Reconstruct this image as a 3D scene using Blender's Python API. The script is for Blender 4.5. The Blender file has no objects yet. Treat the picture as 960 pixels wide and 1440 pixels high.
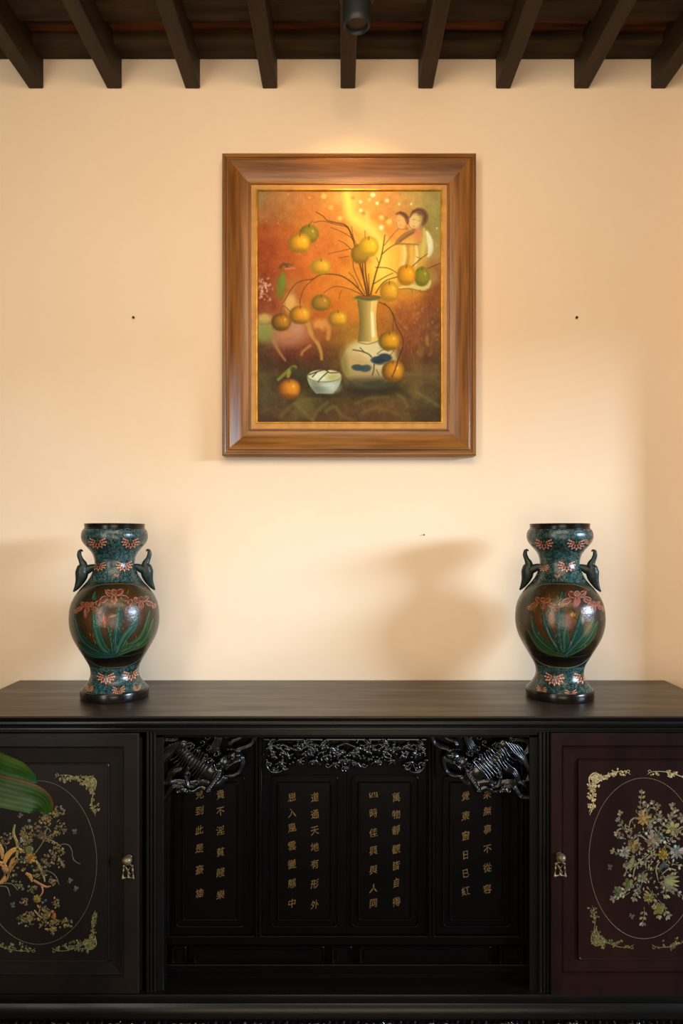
import bpy, math, random
import numpy as np
from mathutils import Vector
from math import pi, sin, cos, radians as R

# ------------------------------------------------------------------ camera, world, lights, exposure
SC = bpy.context.scene
COL = SC.collection
F, D, EYE, HX, HY = 976.0, 2.47, 1.51, 480.0, 755.0     # focal px, camera to wall, eye height, principal point


def P(px, py, d):
    """point at distance d from the back wall that the photograph shows at pixel (px, py)"""
    z = D - d
    return Vector(((px - HX) * z / F, -d, EYE + (HY - py) * z / F))


cam_d = bpy.data.cameras.new('camera')
cam = bpy.data.objects.new('camera', cam_d)
COL.objects.link(cam)
cam.location = (0, -D, EYE)
cam.rotation_euler = (pi / 2, 0, 0)
cam_d.sensor_fit = 'VERTICAL'
cam_d.sensor_height = 36
cam_d.lens = 36 * F / 1440
cam_d.shift_y = (HY - 720) / 1440
cam_d.clip_start = 0.05
SC.camera = cam
SC.view_settings.view_transform = 'Standard'
SC.view_settings.look = 'None'
SC.view_settings.gamma = 1
SC.view_settings.exposure = 0.0
SC.view_settings.use_curve_mapping = False
try:
    SC.cycles.use_denoising = True
    SC.cycles.max_bounces = 8
except Exception:
    pass

w = bpy.data.worlds.new('world')
SC.world = w
w.use_nodes = True
w.node_tree.nodes['Background'].inputs[0].default_value = (1.0, 0.76, 0.50, 1)
w.node_tree.nodes['Background'].inputs[1].default_value = 0.11


def area(name, loc, target, sx, sy, power, col, spread=180):
    l = bpy.data.lights.new(name, 'AREA')
    l.shape = 'RECTANGLE'
    l.size, l.size_y = sx, sy
    l.energy = power
    l.color = col
    l.spread = R(spread)
    o = bpy.data.objects.new(name, l)
    COL.objects.link(o)
    o.location = loc
    o.rotation_euler = (Vector(target) - Vector(loc)).to_track_quat('-Z', 'Y').to_euler()
    return o


area('daylight_opening', (11.2, -6.25, 3.65), (0.2, 0, 1.5), 4.2, 1.6, 2450, (0.60, 0.80, 1.0))
area('doorway_light', (-1.75, -3.4, 1.75), (0, 0, 1.7), 0.6, 2.1, 35, (1.0, 0.98, 0.88))
area('warm_fill', (0.0, -2.3, 2.95), (0, 0, 2.2), 2.6, 0.8, 42, (1.0, 0.80, 0.56))  # unseen fill added for the warm ambient light, not a hanging lamp
area('low_front_fill', (0.25, -3.9, 0.95), (0.1, 0, 1.2), 1.5, 1.5, 31, (1.0, 0.84, 0.66))  # unseen low fill added to brighten the lower middle of the wall
area('gallery_light', (0.10, -1.75, 3.0), (0.02, 0, 2.30), 0.10, 0.10, 1.3, (1.0, 0.64, 0.34), 95)


# ------------------------------------------------------------------ helpers
def lin(c):
    if isinstance(c, str):
        c = [int(c[i:i + 2], 16) / 255 for i in (0, 2, 4)]
    return np.array([x / 12.92 if x <= 0.04045 else ((x + 0.055) / 1.055) ** 2.4 for x in c])


def L4(c):
    a = lin(c)
    return (float(a[0]), float(a[1]), float(a[2]), 1)


def link(o, parent=None):
    COL.objects.link(o)
    if parent is not None:
        o.parent = parent
        o.matrix_parent_inverse = parent.matrix_world.inverted() if False else o.matrix_parent_inverse
    return o


ORIG = {}


def root(name, loc, label=None, cat=None, group=None, kind=None):
    o = bpy.data.objects.new(name, None)
    o.empty_display_size = 0.05
    COL.objects.link(o)
    o.location = loc
    ORIG[o.name] = Vector(loc)
    tag(o, label, cat, group, kind)
    return o


def tag(o, label=None, cat=None, group=None, kind=None):
    if label: o['label'] = label
    if cat: o['category'] = cat
    if group: o['group'] = group
    if kind: o['kind'] = kind
    return o


class MB:
    """vertex and face lists in world space"""
    def __init__(s):
        s.v, s.f, s.c = [], [], []

    def add(s, vs, fs, col=None):
        b = len(s.v)
        s.v += [tuple(p) for p in vs]
        s.f += [tuple(i + b for i in f) for f in fs]
        if col is not None:
            s.c += [tuple(col)] * len(vs) if not isinstance(col, list) else col
        return s

    def box(s, a, b, bev=0.0):
        x0, x1 = sorted((a[0], b[0])); y0, y1 = sorted((a[1], b[1])); z0, z1 = sorted((a[2], b[2]))
        if bev <= 0:
            vs = [(x, y, z) for x in (x0, x1) for y in (y0, y1) for z in (z0, z1)]
            return s.add(vs, [(0, 1, 3, 2), (4, 6, 7, 5), (0, 4, 5, 1), (2, 3, 7, 6), (0, 2, 6, 4), (1, 5, 7, 3)])
        e = min(bev, (x1 - x0) / 2.1, (y1 - y0) / 2.1, (z1 - z0) / 2.1)
        vs, idx = [], {}
        for i, x in enumerate((x0, x1)):
            for j, y in enumerate((y0, y1)):
                for k, z in enumerate((z0, z1)):
                    sx, sy, sz = (1 - 2 * i) * e, (1 - 2 * j) * e, (1 - 2 * k) * e
                    idx[i, j, k] = len(vs)
                    vs += [(x, y + sy, z + sz), (x + sx, y, z + sz), (x + sx, y + sy, z)]
        I = lambda i, j, k, a_: idx[i, j, k] + a_
        fs = []
        for i in (0, 1):
            fs.append((I(i, 0, 0, 0), I(i, 1, 0, 0), I(i, 1, 1, 0), I(i, 0, 1, 0)))
            fs.append((I(0, i, 0, 1), I(1, i, 0, 1), I(1, i, 1, 1), I(0, i, 1, 1)))
            fs.append((I(0, 0, i, 2), I(1, 0, i, 2), I(1, 1, i, 2), I(0, 1, i, 2)))
        for i in (0, 1):
            for j in (0, 1):
                fs.append((I(i, j, 0, 0), I(i, j, 0, 1), I(i, j, 1, 1), I(i, j, 1, 0)))
                fs.append((I(i, 0, j, 0), I(i, 0, j, 2), I(i, 1, j, 2), I(i, 1, j, 0)))
                fs.append((I(0, i, j, 1), I(0, i, j, 2), I(1, i, j, 2), I(1, i, j, 1)))
                for k in (0, 1):
                    fs.append((I(i, j, k, 0), I(i, j, k, 1), I(i, j, k, 2)))
        return s.add(vs, fs)

    def pbox(s, x0, y0, x1, y1, d0, d1, bev=0.001):
        """box whose front face (depth d1) covers the pixel rectangle"""
        a, b = P(x0, y0, d1), P(x1, y1, d1)
        return s.box((a.x, -d0, a.z), (b.x, -d1, b.z), bev)

    def ring(s, x0, y0, x1, y1, prof, dref, sides=(0, 1, 2, 3), close=False, unit=None):
        """mitred rectangular ring; prof = [(inset px, depth m)]; pixel rectangle read at depth dref"""
        a, b = P(x0, y0, dref), P(x1, y1, dref)
        k = (D - dref) / F if unit is None else unit
        X0, X1, Z1, Z0 = a.x, b.x, a.z, b.z
        rows = []
        for ins, d in prof:
            i = ins * k
            rows.append([(X0 + i, -d, Z1 - i), (X1 - i, -d, Z1 - i), (X1 - i, -d, Z0 + i), (X0 + i, -d, Z0 + i)])
        for c in sides:
            n = (c + 1) % 4
            vs = [r[c] for r in rows] + [r[n] for r in rows]
            m = len(rows)
            fs = [(i, i + 1, m + i + 1, m + i) for i in range(m - 1)]
            if close:
                fs.append((m - 1, 0, m, 2 * m - 1))
                fs.append(tuple(range(m)))
                fs.append(tuple(range(2 * m - 1, m - 1, -1)))
            s.add(vs, fs)
        return s

    def fill(s, x0, y0, x1, y1, ins, d, dref):
        a, b = P(x0, y0, dref), P(x1, y1, dref)
        i = ins * (D - dref) / F
        return s.add([(a.x + i, -d, a.z - i), (b.x - i, -d, a.z - i), (b.x - i, -d, b.z + i), (a.x + i, -d, b.z + i)], [(0, 1, 2, 3)])

    def rect_round(s, x0, y0, x1, y1, rad, prof, dref, notch=False):
        """panel with rounded corners: prof insets in px; filled"""
        k = (D - dref) / F
        a, b = P(x0, y0, dref), P(x1, y1, dref)
        rows = []
        for ins, d in prof:
            i = ins * k
            X0, X1, Z1, Z0 = a.x + i, b.x - i, a.z - i, b.z + i
            r = max(rad * k - i * 0.4, 0.001)
            pts = []
            for cx, cz, a0 in ((X1 - r, Z1 - r, 0), (X0 + r, Z1 - r, 90), (X0 + r, Z0 + r, 180), (X1 - r, Z0 + r, 270)):
                for q in range(6):
                    t = R(a0 + q * 18)
                    pts.append((cx + r * cos(t), -d, cz + r * sin(t)))
            rows.append(pts)
        n = len(rows[0]); vs = [p for r_ in rows for p in r_]
        fs = [(j * n + i, j * n + (i + 1) % n, (j + 1) * n + (i + 1) % n, (j + 1) * n + i) for j in range(len(rows) - 1) for i in range(n)]
        fs.append(tuple((len(rows) - 1) * n + i for i in range(n)))
        return s.add(vs, fs)

    def tube(s, pts, rad, n=12, sub=5, flat=1.0, flat_axis=1, caps=True, col=None):
        pts = [Vector(p) for p in pts]
        if not isinstance(rad, (list, tuple)): rad = [rad] * len(pts)
        Q, W = catmull(pts, list(rad), sub)
        vs, m = [], len(Q)
        up = Vector((0, 1, 0))
        for i, p in enumerate(Q):
            t = (Q[min(i + 1, m - 1)] - Q[max(i - 1, 0)]).normalized()
            u = up - t * up.dot(t)
            if u.length < 1e-3: u = Vector((1, 0, 0)) - t * t.x
            u.normalize(); v = t.cross(u)
            for k in range(n):
                a = 2 * pi * k / n
                vs.append(p + (u * cos(a) * flat + v * sin(a)) * W[i])
        fs = [(i * n + k, i * n + (k + 1) % n, (i + 1) * n + (k + 1) % n, (i + 1) * n + k) for i in range(m - 1) for k in range(n)]
        if caps:
            fs += [tuple(range(n)), tuple((m - 1) * n + k for k in range(n))[::-1]]
        return s.add(vs, fs, col)

    def ball(s, c, rx, ry=None, rz=None, n=14, col=None):
        ry = rx if ry is None else ry; rz = rx if rz is None else rz
        c = Vector(c); h = n // 2
        vs = [c + Vector((0, 0, rz))]
        for j in range(1, h):
            for i in range(n):
                a, b = pi * j / h, 2 * pi * i / n
                vs.append(c + Vector((rx * sin(a) * cos(b), ry * sin(a) * sin(b), rz * cos(a))))
        vs.append(c - Vector((0, 0, rz)))
        fs = [(0, 1 + (i + 1) % n, 1 + i) for i in range(n)]
        for j in range(h - 2):
            fs += [(1 + j * n + i, 1 + j * n + (i + 1) % n, 1 + (j + 1) * n + (i + 1) % n, 1 + (j + 1) * n + i) for i in range(n)]
        e = len(vs) - 1
        fs += [(e, 1 + (h - 2) * n + i, 1 + (h - 2) * n + (i + 1) % n) for i in range(n)]
        return s.add(vs, fs, col)

    def lathe(s, c, prof, n=48):
        """prof = [(radius, z)] absolute z"""
        m = len(prof)
        vs = [(c[0] + r * cos(2 * pi * k / n), c[1] + r * sin(2 * pi * k / n), z) for r, z in prof for k in range(n)]
        fs = [(i * n + k, i * n + (k + 1) % n, (i + 1) * n + (k + 1) % n, (i + 1) * n + k) for i in range(m - 1) for k in range(n)]
        return s.add(vs, fs)

    def prism_x(s, prof, x0, x1):
        """profile [(d, z)] swept along x with end caps"""
        n = len(prof)
        vs = [(x, -d, z) for x in (x0, x1) for d, z in prof]
        fs = [(i, (i + 1) % n, n + (i + 1) % n, n + i) for i in range(n)] + [tuple(range(n)), tuple(range(2 * n - 1, n - 1, -1))]
        return s.add(vs, fs)

    def build(s, name, mat, parent=None, smooth=False, angle=None, **kw):
        me = bpy.data.meshes.new(name)
        off = Vector((0, 0, 0))
        p = parent
        while p is not None:
            off += p.location; p = p.parent
        if parent is None and not kw.pop('keep', False) and s.v:
            arr = np.array(s.v)
            off = Vector(((arr[:, 0].min() + arr[:, 0].max()) / 2, (arr[:, 1].min() + arr[:, 1].max()) / 2, arr[:, 2].min()))
        arr = np.array(s.v, dtype=np.float64) - np.array(off)
        me.from_pydata(arr.tolist(), [], s.f)
        if s.c:
            at = me.color_attributes.new('Col', 'FLOAT_COLOR', 'POINT')
            ca = np.ones((len(s.v), 4), np.float32); ca[:, :3] = np.array(s.c)[:, :3]
            at.data.foreach_set('color', ca.ravel())
        me.materials.append(mat)
        if smooth:
            me.polygons.foreach_set('use_smooth', [True] * len(me.polygons))
        if angle is not None:
            me.polygons.foreach_set('use_smooth', [True] * len(me.polygons))
            sharp(me, angle)
        me.update()
        o = bpy.data.objects.new(name, me)
        COL.objects.link(o)
        if parent is not None: o.parent = parent
        else: o.location = off
        return tag(o, **kw)


def sharp(me, angle):
    import bmesh
    bm = bmesh.new(); bm.from_mesh(me)
    bmesh.ops.recalc_face_normals(bm, faces=bm.faces)
    for e in bm.edges:
        if len(e.link_faces) != 2 or e.calc_face_angle(0) > R(angle):
            e.smooth = False
    bm.to_mesh(me); bm.free()


def catmull(pts, rad, sub):
    if len(pts) < 3 or sub <= 1: return pts, rad
    Q, W = [], []
    n = len(pts)
    for i in range(n - 1):
        p0, p1, p2, p3 = pts[max(i - 1, 0)], pts[i], pts[i + 1], pts[min(i + 2, n - 1)]
        for k in range(sub):
            t = k / sub
            Q.append(0.5 * ((2 * p1) + (p2 - p0) * t + (2 * p0 - 5 * p1 + 4 * p2 - p3) * t * t + (3 * p1 - p0 - 3 * p2 + p3) * t ** 3))
            W.append(rad[i] * (1 - t) + rad[i + 1] * t)
    Q.append(pts[-1]); W.append(rad[-1])
    return Q, W


def grid_mesh(name, V, mat, parent, C=None, keep=None, wrap=False, smooth=True, **kw):
    """V: (rows, cols, 3) world positions -> one mesh; keep: boolean per face"""
    h, w_, _ = V.shape
    off = Vector((0, 0, 0)); p = parent
    while p is not None:
        off += p.location; p = p.parent
    rot = kw.pop('rot', None)
    co = (V.reshape(-1, 3) - np.array(off)).astype(np.float32)
    idx = np.arange(h * w_).reshape(h, w_)
    if wrap:
        r = np.roll(idx, -1, axis=1)
        q = np.stack([idx[:-1], r[:-1], r[1:], idx[1:]], -1).reshape(-1, 4)
    else:
        q = np.stack([idx[:-1, :-1], idx[:-1, 1:], idx[1:, 1:], idx[1:, :-1]], -1).reshape(-1, 4)
    if keep is not None:
        q = q[keep.reshape(-1)]
        used = np.zeros(len(co), bool); used[q.ravel()] = True
        remap = np.cumsum(used) - 1
        q = remap[q]; co = co[used]
        if C is not None: C = C.reshape(-1, 3)[used]
    me = bpy.data.meshes.new(name)
    me.vertices.add(len(co)); me.vertices.foreach_set('co', co.ravel())
    me.loops.add(q.size); me.loops.foreach_set('vertex_index', q.ravel().astype(np.int32))
    me.polygons.add(len(q))
    me.polygons.foreach_set('loop_start', (np.arange(len(q)) * 4).astype(np.int32))
    me.polygons.foreach_set('loop_total', np.full(len(q), 4, np.int32))
    if smooth: me.polygons.foreach_set('use_smooth', np.ones(len(q), bool))
    me.update(calc_edges=True)
    if C is not None:
        at = me.color_attributes.new('Col', 'FLOAT_COLOR', 'POINT')
        ca = np.ones((len(co), 4), np.float32); ca[:, :3] = C.reshape(-1, 3)
        at.data.foreach_set('color', ca.ravel())
    me.materials.append(mat)
    o = bpy.data.objects.new(name, me)
    COL.objects.link(o)
    if parent is not None: o.parent = parent
    return tag(o, **kw)


# ------------------------------------------------------------------ materials
def mat(name, col, rough=0.5, metal=0.0, col2=None, scale=8.0, stretch=(1, 1, 1), bump=0.0, bscale=None, attr=False,
        spec=0.5, coat=0.0, rough2=None, detail=6, thresh=(0.35, 0.65), bstretch=None):
    m = bpy.data.materials.new(name)
    m.use_nodes = True
    nt = m.node_tree; N = nt.nodes; Lk = nt.links
    b = N['Principled BSDF']
    b.inputs['Roughness'].default_value = rough
    b.inputs['Metallic'].default_value = metal
    b.inputs['Specular IOR Level'].default_value = spec
    b.inputs['Coat Weight'].default_value = coat
    b.inputs['Coat Roughness'].default_value = 0.15
    tc = N.new('ShaderNodeTexCoord')
    mp = N.new('ShaderNodeMapping'); mp.inputs['Scale'].default_value = stretch
    Lk.new(tc.outputs['Object'], mp.inputs[0])
    nz = N.new('ShaderNodeTexNoise'); nz.inputs['Scale'].default_value = scale; nz.inputs['Detail'].default_value = detail
    Lk.new(mp.outputs[0], nz.inputs['Vector'])
    mr = N.new('ShaderNodeMapRange'); mr.inputs[1].default_value, mr.inputs[2].default_value = thresh
    Lk.new(nz.outputs[0], mr.inputs[0])
    if attr:
        at = N.new('ShaderNodeVertexColor'); at.layer_name = 'Col'
        mx = N.new('ShaderNodeMix'); mx.data_type = 'RGBA'; mx.blend_type = 'MULTIPLY'; mx.inputs[0].default_value = attr if isinstance(attr, float) else 0.25
        m3 = N.new('ShaderNodeMapRange'); m3.inputs[1].default_value, m3.inputs[2].default_value = 0.3, 0.7; m3.inputs[3].default_value, m3.inputs[4].default_value = 0.35, 1.25; m3.clamp = False
        Lk.new(nz.outputs[0], m3.inputs[0])
        Lk.new(at.outputs[0], mx.inputs[6]); Lk.new(m3.outputs[0], mx.inputs[7])
        Lk.new(mx.outputs[2], b.inputs['Base Color'])
    else:
        mx = N.new('ShaderNodeMix'); mx.data_type = 'RGBA'
        mx.inputs[6].default_value = L4(col); mx.inputs[7].default_value = L4(col2 or col)
        Lk.new(mr.outputs[0], mx.inputs[0]); Lk.new(mx.outputs[2], b.inputs['Base Color'])
    if rough2 is not None:
        m2 = N.new('ShaderNodeMapRange'); m2.inputs[3].default_value = rough; m2.inputs[4].default_value = rough2
        Lk.new(mr.outputs[0], m2.inputs[0]); Lk.new(m2.outputs[0], b.inputs['Roughness'])
    if bump:
        bn = N.new('ShaderNodeBump'); bn.inputs['Strength'].default_value = 1.0; bn.inputs['Distance'].default_value = bump
        n2 = N.new('ShaderNodeTexNoise'); n2.inputs['Scale'].default_value = bscale or scale * 3; n2.inputs['Detail'].default_value = 4
        if bstretch:
            mp2 = N.new('ShaderNodeMapping'); mp2.inputs['Scale'].default_value = bstretch
            Lk.new(tc.outputs['Object'], mp2.inputs[0]); Lk.new(mp2.outputs[0], n2.inputs['Vector'])
        else:
            Lk.new(mp.outputs[0], n2.inputs['Vector'])
        Lk.new(n2.outputs[0], bn.inputs['Height']); Lk.new(bn.outputs[0], b.inputs['Normal'])
    return m


M = dict(
    wall=mat('wall_plaster', 'F5DCC0', 0.85, col2='F2D6B6', scale=1.1, bump=0.0012, bscale=14, spec=0.2),
    floor=mat('floor_tile', '3a271c', 0.6, col2='452f22', scale=5),
    rafter=mat('rafter_wood', '33240f', 0.62, col2='241809', scale=5, stretch=(6, 0.6, 6), bump=0.002, bscale=12, spec=0.3),
    batten=mat('batten_wood', '40301c', 0.75, col2='2a1d10', scale=5, stretch=(0.7, 6, 6), bump=0.002, bscale=12, spec=0.2),
    plank=mat('plank_wood', '6a3810', 0.75, col2='2a1406', scale=6, stretch=(0.5, 7, 7), bump=0.002, bscale=12, spec=0.2),
    lacquer=mat('black_lacquer', '090807', 0.30, col2='0c0907', scale=7, bump=0.0004, bscale=30, spec=0.3),
    carve=mat('carved_lacquer', '080707', 0.20, col2='0b0a09', scale=20, spec=0.75),
    dark=mat('recess_lacquer', '050404', 0.34, col2='080505', scale=8, bump=0.0003, bscale=30, spec=0.08),
    left_door=mat('brown_lacquer', '1a120e', 0.34, col2='110c09', scale=3, stretch=(3, 1, 1), bump=0.0003, bscale=20, spec=0.4),
    right_door=mat('red_brown_lacquer', '220e0a', 0.34, col2='140706', scale=3, stretch=(3, 1, 1), bump=0.0003, bscale=20, spec=0.25),
    top=mat('tabletop_lacquer', '382e25', 0.27, col2='241d17', scale=4, stretch=(0.6, 5, 5), bump=0.0009, bscale=9, spec=0.45, rough2=0.40, thresh=(0.3, 0.7)),
    inlay=mat('shell_inlay', 'ffffff', 0.36, attr=0.85, scale=420, spec=0.6),
    gold=mat('gilt_character', '77592c', 0.45, col2='4e381a', scale=120, metal=0.3, spec=0.5),
    brass=mat('aged_brass', '8c7c5c', 0.42, metal=0.6, col2='564830', scale=60),
    frame=mat('frame_wood', '96622c', 0.36, col2='6a4018', scale=7, stretch=(9, 9, 0.5), bump=0.0006, bscale=16, spec=0.5),
    frame_h=mat('frame_wood_across', '96622c', 0.36, col2='6a4018', scale=7, stretch=(0.5, 9, 9), bump=0.0006, bscale=16, spec=0.5),
    liner=mat('liner_wood', 'c08a3e', 0.5, col2='b07a34', scale=30, bump=0.0002, bscale=80),
    gilt=mat('gilt_fillet', 'e0a838', 0.35, metal=0.5, col2='b8801f', scale=30),
    canvas=mat('oil_paint', 'ffffff', 0.5, attr=0.05, scale=60, bump=0.0002, bscale=70, spec=0.15),
    enamel=mat('cloisonne_enamel', 'ffffff', 0.27, attr=0.25, scale=90, bump=0.0006, bscale=140, spec=0.55),
    bronze=mat('dark_bronze', '2e2824', 0.22, metal=0.6, col2='1c1714', scale=14, spec=0.5),
    patina=mat('green_bronze', '24322c', 0.40, metal=0.35, col2='1a221e', scale=40, bump=0.0008, bscale=90, spec=0.5),
    black=mat('black_metal', '1c1f1f', 0.5, spec=0.4),
    leaf=mat('leaf_blade', 'ffffff', 0.42, attr=0.35, scale=25, spec=0.28, bump=0.0006, bscale=60),
    stem=mat('leaf_stem', '44602a', 0.5), pot=mat('glazed_pot', '2c4a5a', 0.25, col2='1f3644', scale=9),
    soil=mat('soil', '2a1e14', 0.95, bump=0.004, bscale=60),
    nail=mat('nail_metal', '3a2c22', 0.5, metal=0.6),
    timber=mat('column_timber', '3a2416', 0.55, col2='2a1a10', scale=5, stretch=(6, 6, 0.5)),
)


# ------------------------------------------------------------------ setting
wall = MB().box((-3.6, 0, 0), (3.6, 0.12, 3.9)).build('wall_back', M['wall'], kind='structure')
MB().box((-6, -9, -0.1), (7, 0.12, 0)).build('floor', M['floor'], kind='structure')
# an unseen upright added to shade the wall's right edge, and the side wall with the open doorway the daylight comes through
MB().box((1.33, -0.22, 0), (1.62, 0, 3.9), 0.004).build('shade_upright_1', M['wall'], kind='structure')
wr = MB()
for y0, y1, z0, z1 in ((0.0, -1.30, 0, 3.9), (-2.85, -6.0, 0, 3.9), (-1.30, -2.85, 2.40, 3.9)):
    wr.box((3.2, y1, z0), (3.34, y0, z1))
wr.build('wall_right', M['wall'], kind='structure')

ceil = root('ceiling', (0, -2.3, 3.1), kind='structure')
zr0, zr1 = EYE + 630 * D / F, EYE + 671 * D / F         # rafter underside and top
for cx in (-59, 51, 161, 271, 379.5, 489, 598, 707, 817, 925, 1034):
    x = (cx - HX) * D / F
    MB().box((x - 0.0262, -4.5, zr0), (x + 0.0262, 0.0, zr1 + 0.03), 0.003).build('rafter', M['rafter'], ceil)
d = 0.0
MB().box((-3.6, -0.093, zr1), (3.6, 0, zr1 + 0.1), 0.004).build('wall_plate', M['batten'], ceil)
d = 0.093
rnd = random.Random(3)
while d < 4.4:
    g = 0.094 + rnd.uniform(-.01, .01)
    MB().box((-3.6, -d - g - 0.02, zr1 + 0.03), (3.6, -d + 0.02, zr1 + 0.05)).build('plank', M['plank'], ceil)
    b_ = 0.085 + rnd.uniform(-.008, .008)
    MB().box((-3.6, -d - g - b_, zr1 + 0.001), (3.6, -d - g, zr1 + 0.045), 0.003).build('batten', M['batten'], ceil)
    d += g + b_

for px, py, lab in ((188, 447, 'small dark nail stub in the plain wall left of the picture frame'),
                    (810, 447, 'small dark nail stub in the plain wall right of the picture frame'),
                    (595.5, 752, 'tiny dark nail stub in the wall low below the picture frame')):
    p = P(px, py, 0.0)
    r_ = 0.0034 if py < 700 else 0.002
    mb = MB(); mb.tube([p, p + Vector((0, -0.007, 0))], [r_, r_], 10, 1)
    mb.ball(p + Vector((0, -0.007, 0)), r_ * 1.3, 0.002, r_ * 1.3, 10)
    mb.build('nail', M['nail'], smooth=True, label=lab, cat='nail', group='nail stubs in the plaster wall')


# ------------------------------------------------------------------ 2D raster painter (used for colour attributes only)
rng = np.random.default_rng(7)


def vnoise(h, w_, cell, seed, aspect=1.0):
    r = np.random.default_rng(seed)
    gh, gw = int(h / cell) + 3, int(w_ / (cell * aspect)) + 3
    g = r.random((gh, gw))
    y = np.arange(h) / cell; x = np.arange(w_) / (cell * aspect)
    yi, xi = y.astype(int), x.astype(int)
    fy, fx = y - yi, x - xi
    fy = (fy * fy * (3 - 2 * fy))[:, None]; fx = (fx * fx * (3 - 2 * fx))[None]
    a, b = g[yi][:, xi], g[yi][:, xi + 1]
    c, d_ = g[yi + 1][:, xi], g[yi + 1][:, xi + 1]
    return (a * (1 - fx) + b * fx) * (1 - fy) + (c * (1 - fx) + d_ * fx) * fy


class Art:
    def __init__(s, x0, y0, x1, y1, res):
        s.x0, s.y0, s.res = x0, y0, res
        s.w, s.h = int((x1 - x0) * res), int((y1 - y0) * res)
        s.X, s.Y = np.meshgrid(x0 + (np.arange(s.w) + .5) / res, y0 + (np.arange(s.h) + .5) / res)
        s.im = np.zeros((s.h, s.w, 3))

    def win(s, xa, ya, xb, yb):
        a = max(int((xa - s.x0) * s.res), 0); b = min(int((xb - s.x0) * s.res) + 2, s.w)
        c = max(int((ya - s.y0) * s.res), 0); d_ = min(int((yb - s.y0) * s.res) + 2, s.h)
        return (slice(c, d_), slice(a, b)) if a < b and c < d_ else None

    def rbf(s, pts, sig):
        acc = np.zeros_like(s.im); wt = np.full((s.h, s.w), 1e-9)
        for x, y, c in pts:
            k = np.exp(-((s.X - x) ** 2 + (s.Y - y) ** 2) / (2 * sig * sig)) + 1e-7
            acc += k[..., None] * np.array([int(c[i:i + 2], 16) / 255 for i in (0, 2, 4)]); wt += k
        s.im = acc / wt[..., None]

    def put(s, sl, a, c):
        if isinstance(c, str): c = np.array([int(c[i:i + 2], 16) / 255 for i in (0, 2, 4)])
        s.im[sl] = s.im[sl] * (1 - a[..., None]) + a[..., None] * c

    def blob(s, x, y, rx, ry, c, al=1.0, soft=0.25, rot=0):
        m = max(rx, ry) * (1 + soft) + 1
        sl = s.win(x - m, y - m, x + m, y + m)
        if sl is None: return
        dx, dy = s.X[sl] - x, s.Y[sl] - y
        t = R(rot); u, v = dx * cos(t) + dy * sin(t), -dx * sin(t) + dy * cos(t)
        q = np.sqrt((u / rx) ** 2 + (v / ry) ** 2)
        s.put(sl, al * np.clip((1 + soft - q) / (2 * soft), 0, 1), c)

    def stroke(s, pts, r0, r1, c, al=1.0, soft=0.5, sub=6):
        V = [Vector((p[0], p[1], 0)) for p in pts]
        Q, W = catmull(V, list(r0) if isinstance(r0, (list, tuple)) else list(np.linspace(r0, r1, len(V))), sub)
        xs = [p.x for p in Q]; ys = [p.y for p in Q]; m = max(W) + soft + 1
        sl = s.win(min(xs) - m, min(ys) - m, max(xs) + m, max(ys) + m)
        if sl is None: return
        X, Y = s.X[sl], s.Y[sl]
        A = np.zeros(X.shape)
        for i in range(len(Q) - 1):
            ax, ay, bx, by = Q[i].x, Q[i].y, Q[i + 1].x, Q[i + 1].y
            vx, vy = bx - ax, by - ay
            t = np.clip(((X - ax) * vx + (Y - ay) * vy) / (vx * vx + vy * vy + 1e-9), 0, 1)
            dd = np.hypot(X - ax - t * vx, Y - ay - t * vy)
            r = W[i] * (1 - t) + W[i + 1] * t
            A = np.maximum(A, np.clip((r + soft / 2 - dd) / soft, 0, 1))
        s.put(sl, A * al, c)

    def linear(s):
        a = np.clip(s.im, 0, 1)
        return np.where(a <= 0.04045, a / 12.92, ((a + 0.055) / 1.055) ** 2.4)

    def sample(s, x, y, img):
        u = np.clip((x - s.x0) * s.res - .5, 0, s.w - 1.001); v = np.clip((y - s.y0) * s.res - .5, 0, s.h - 1.001)
        i, j = u.astype(int), v.astype(int); fu, fv = (u - i)[..., None], (v - j)[..., None]
        return (img[j, i] * (1 - fu) + img[j, i + 1] * fu) * (1 - fv) + (img[j + 1, i] * (1 - fu) + img[j + 1, i + 1] * fu) * fv


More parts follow.
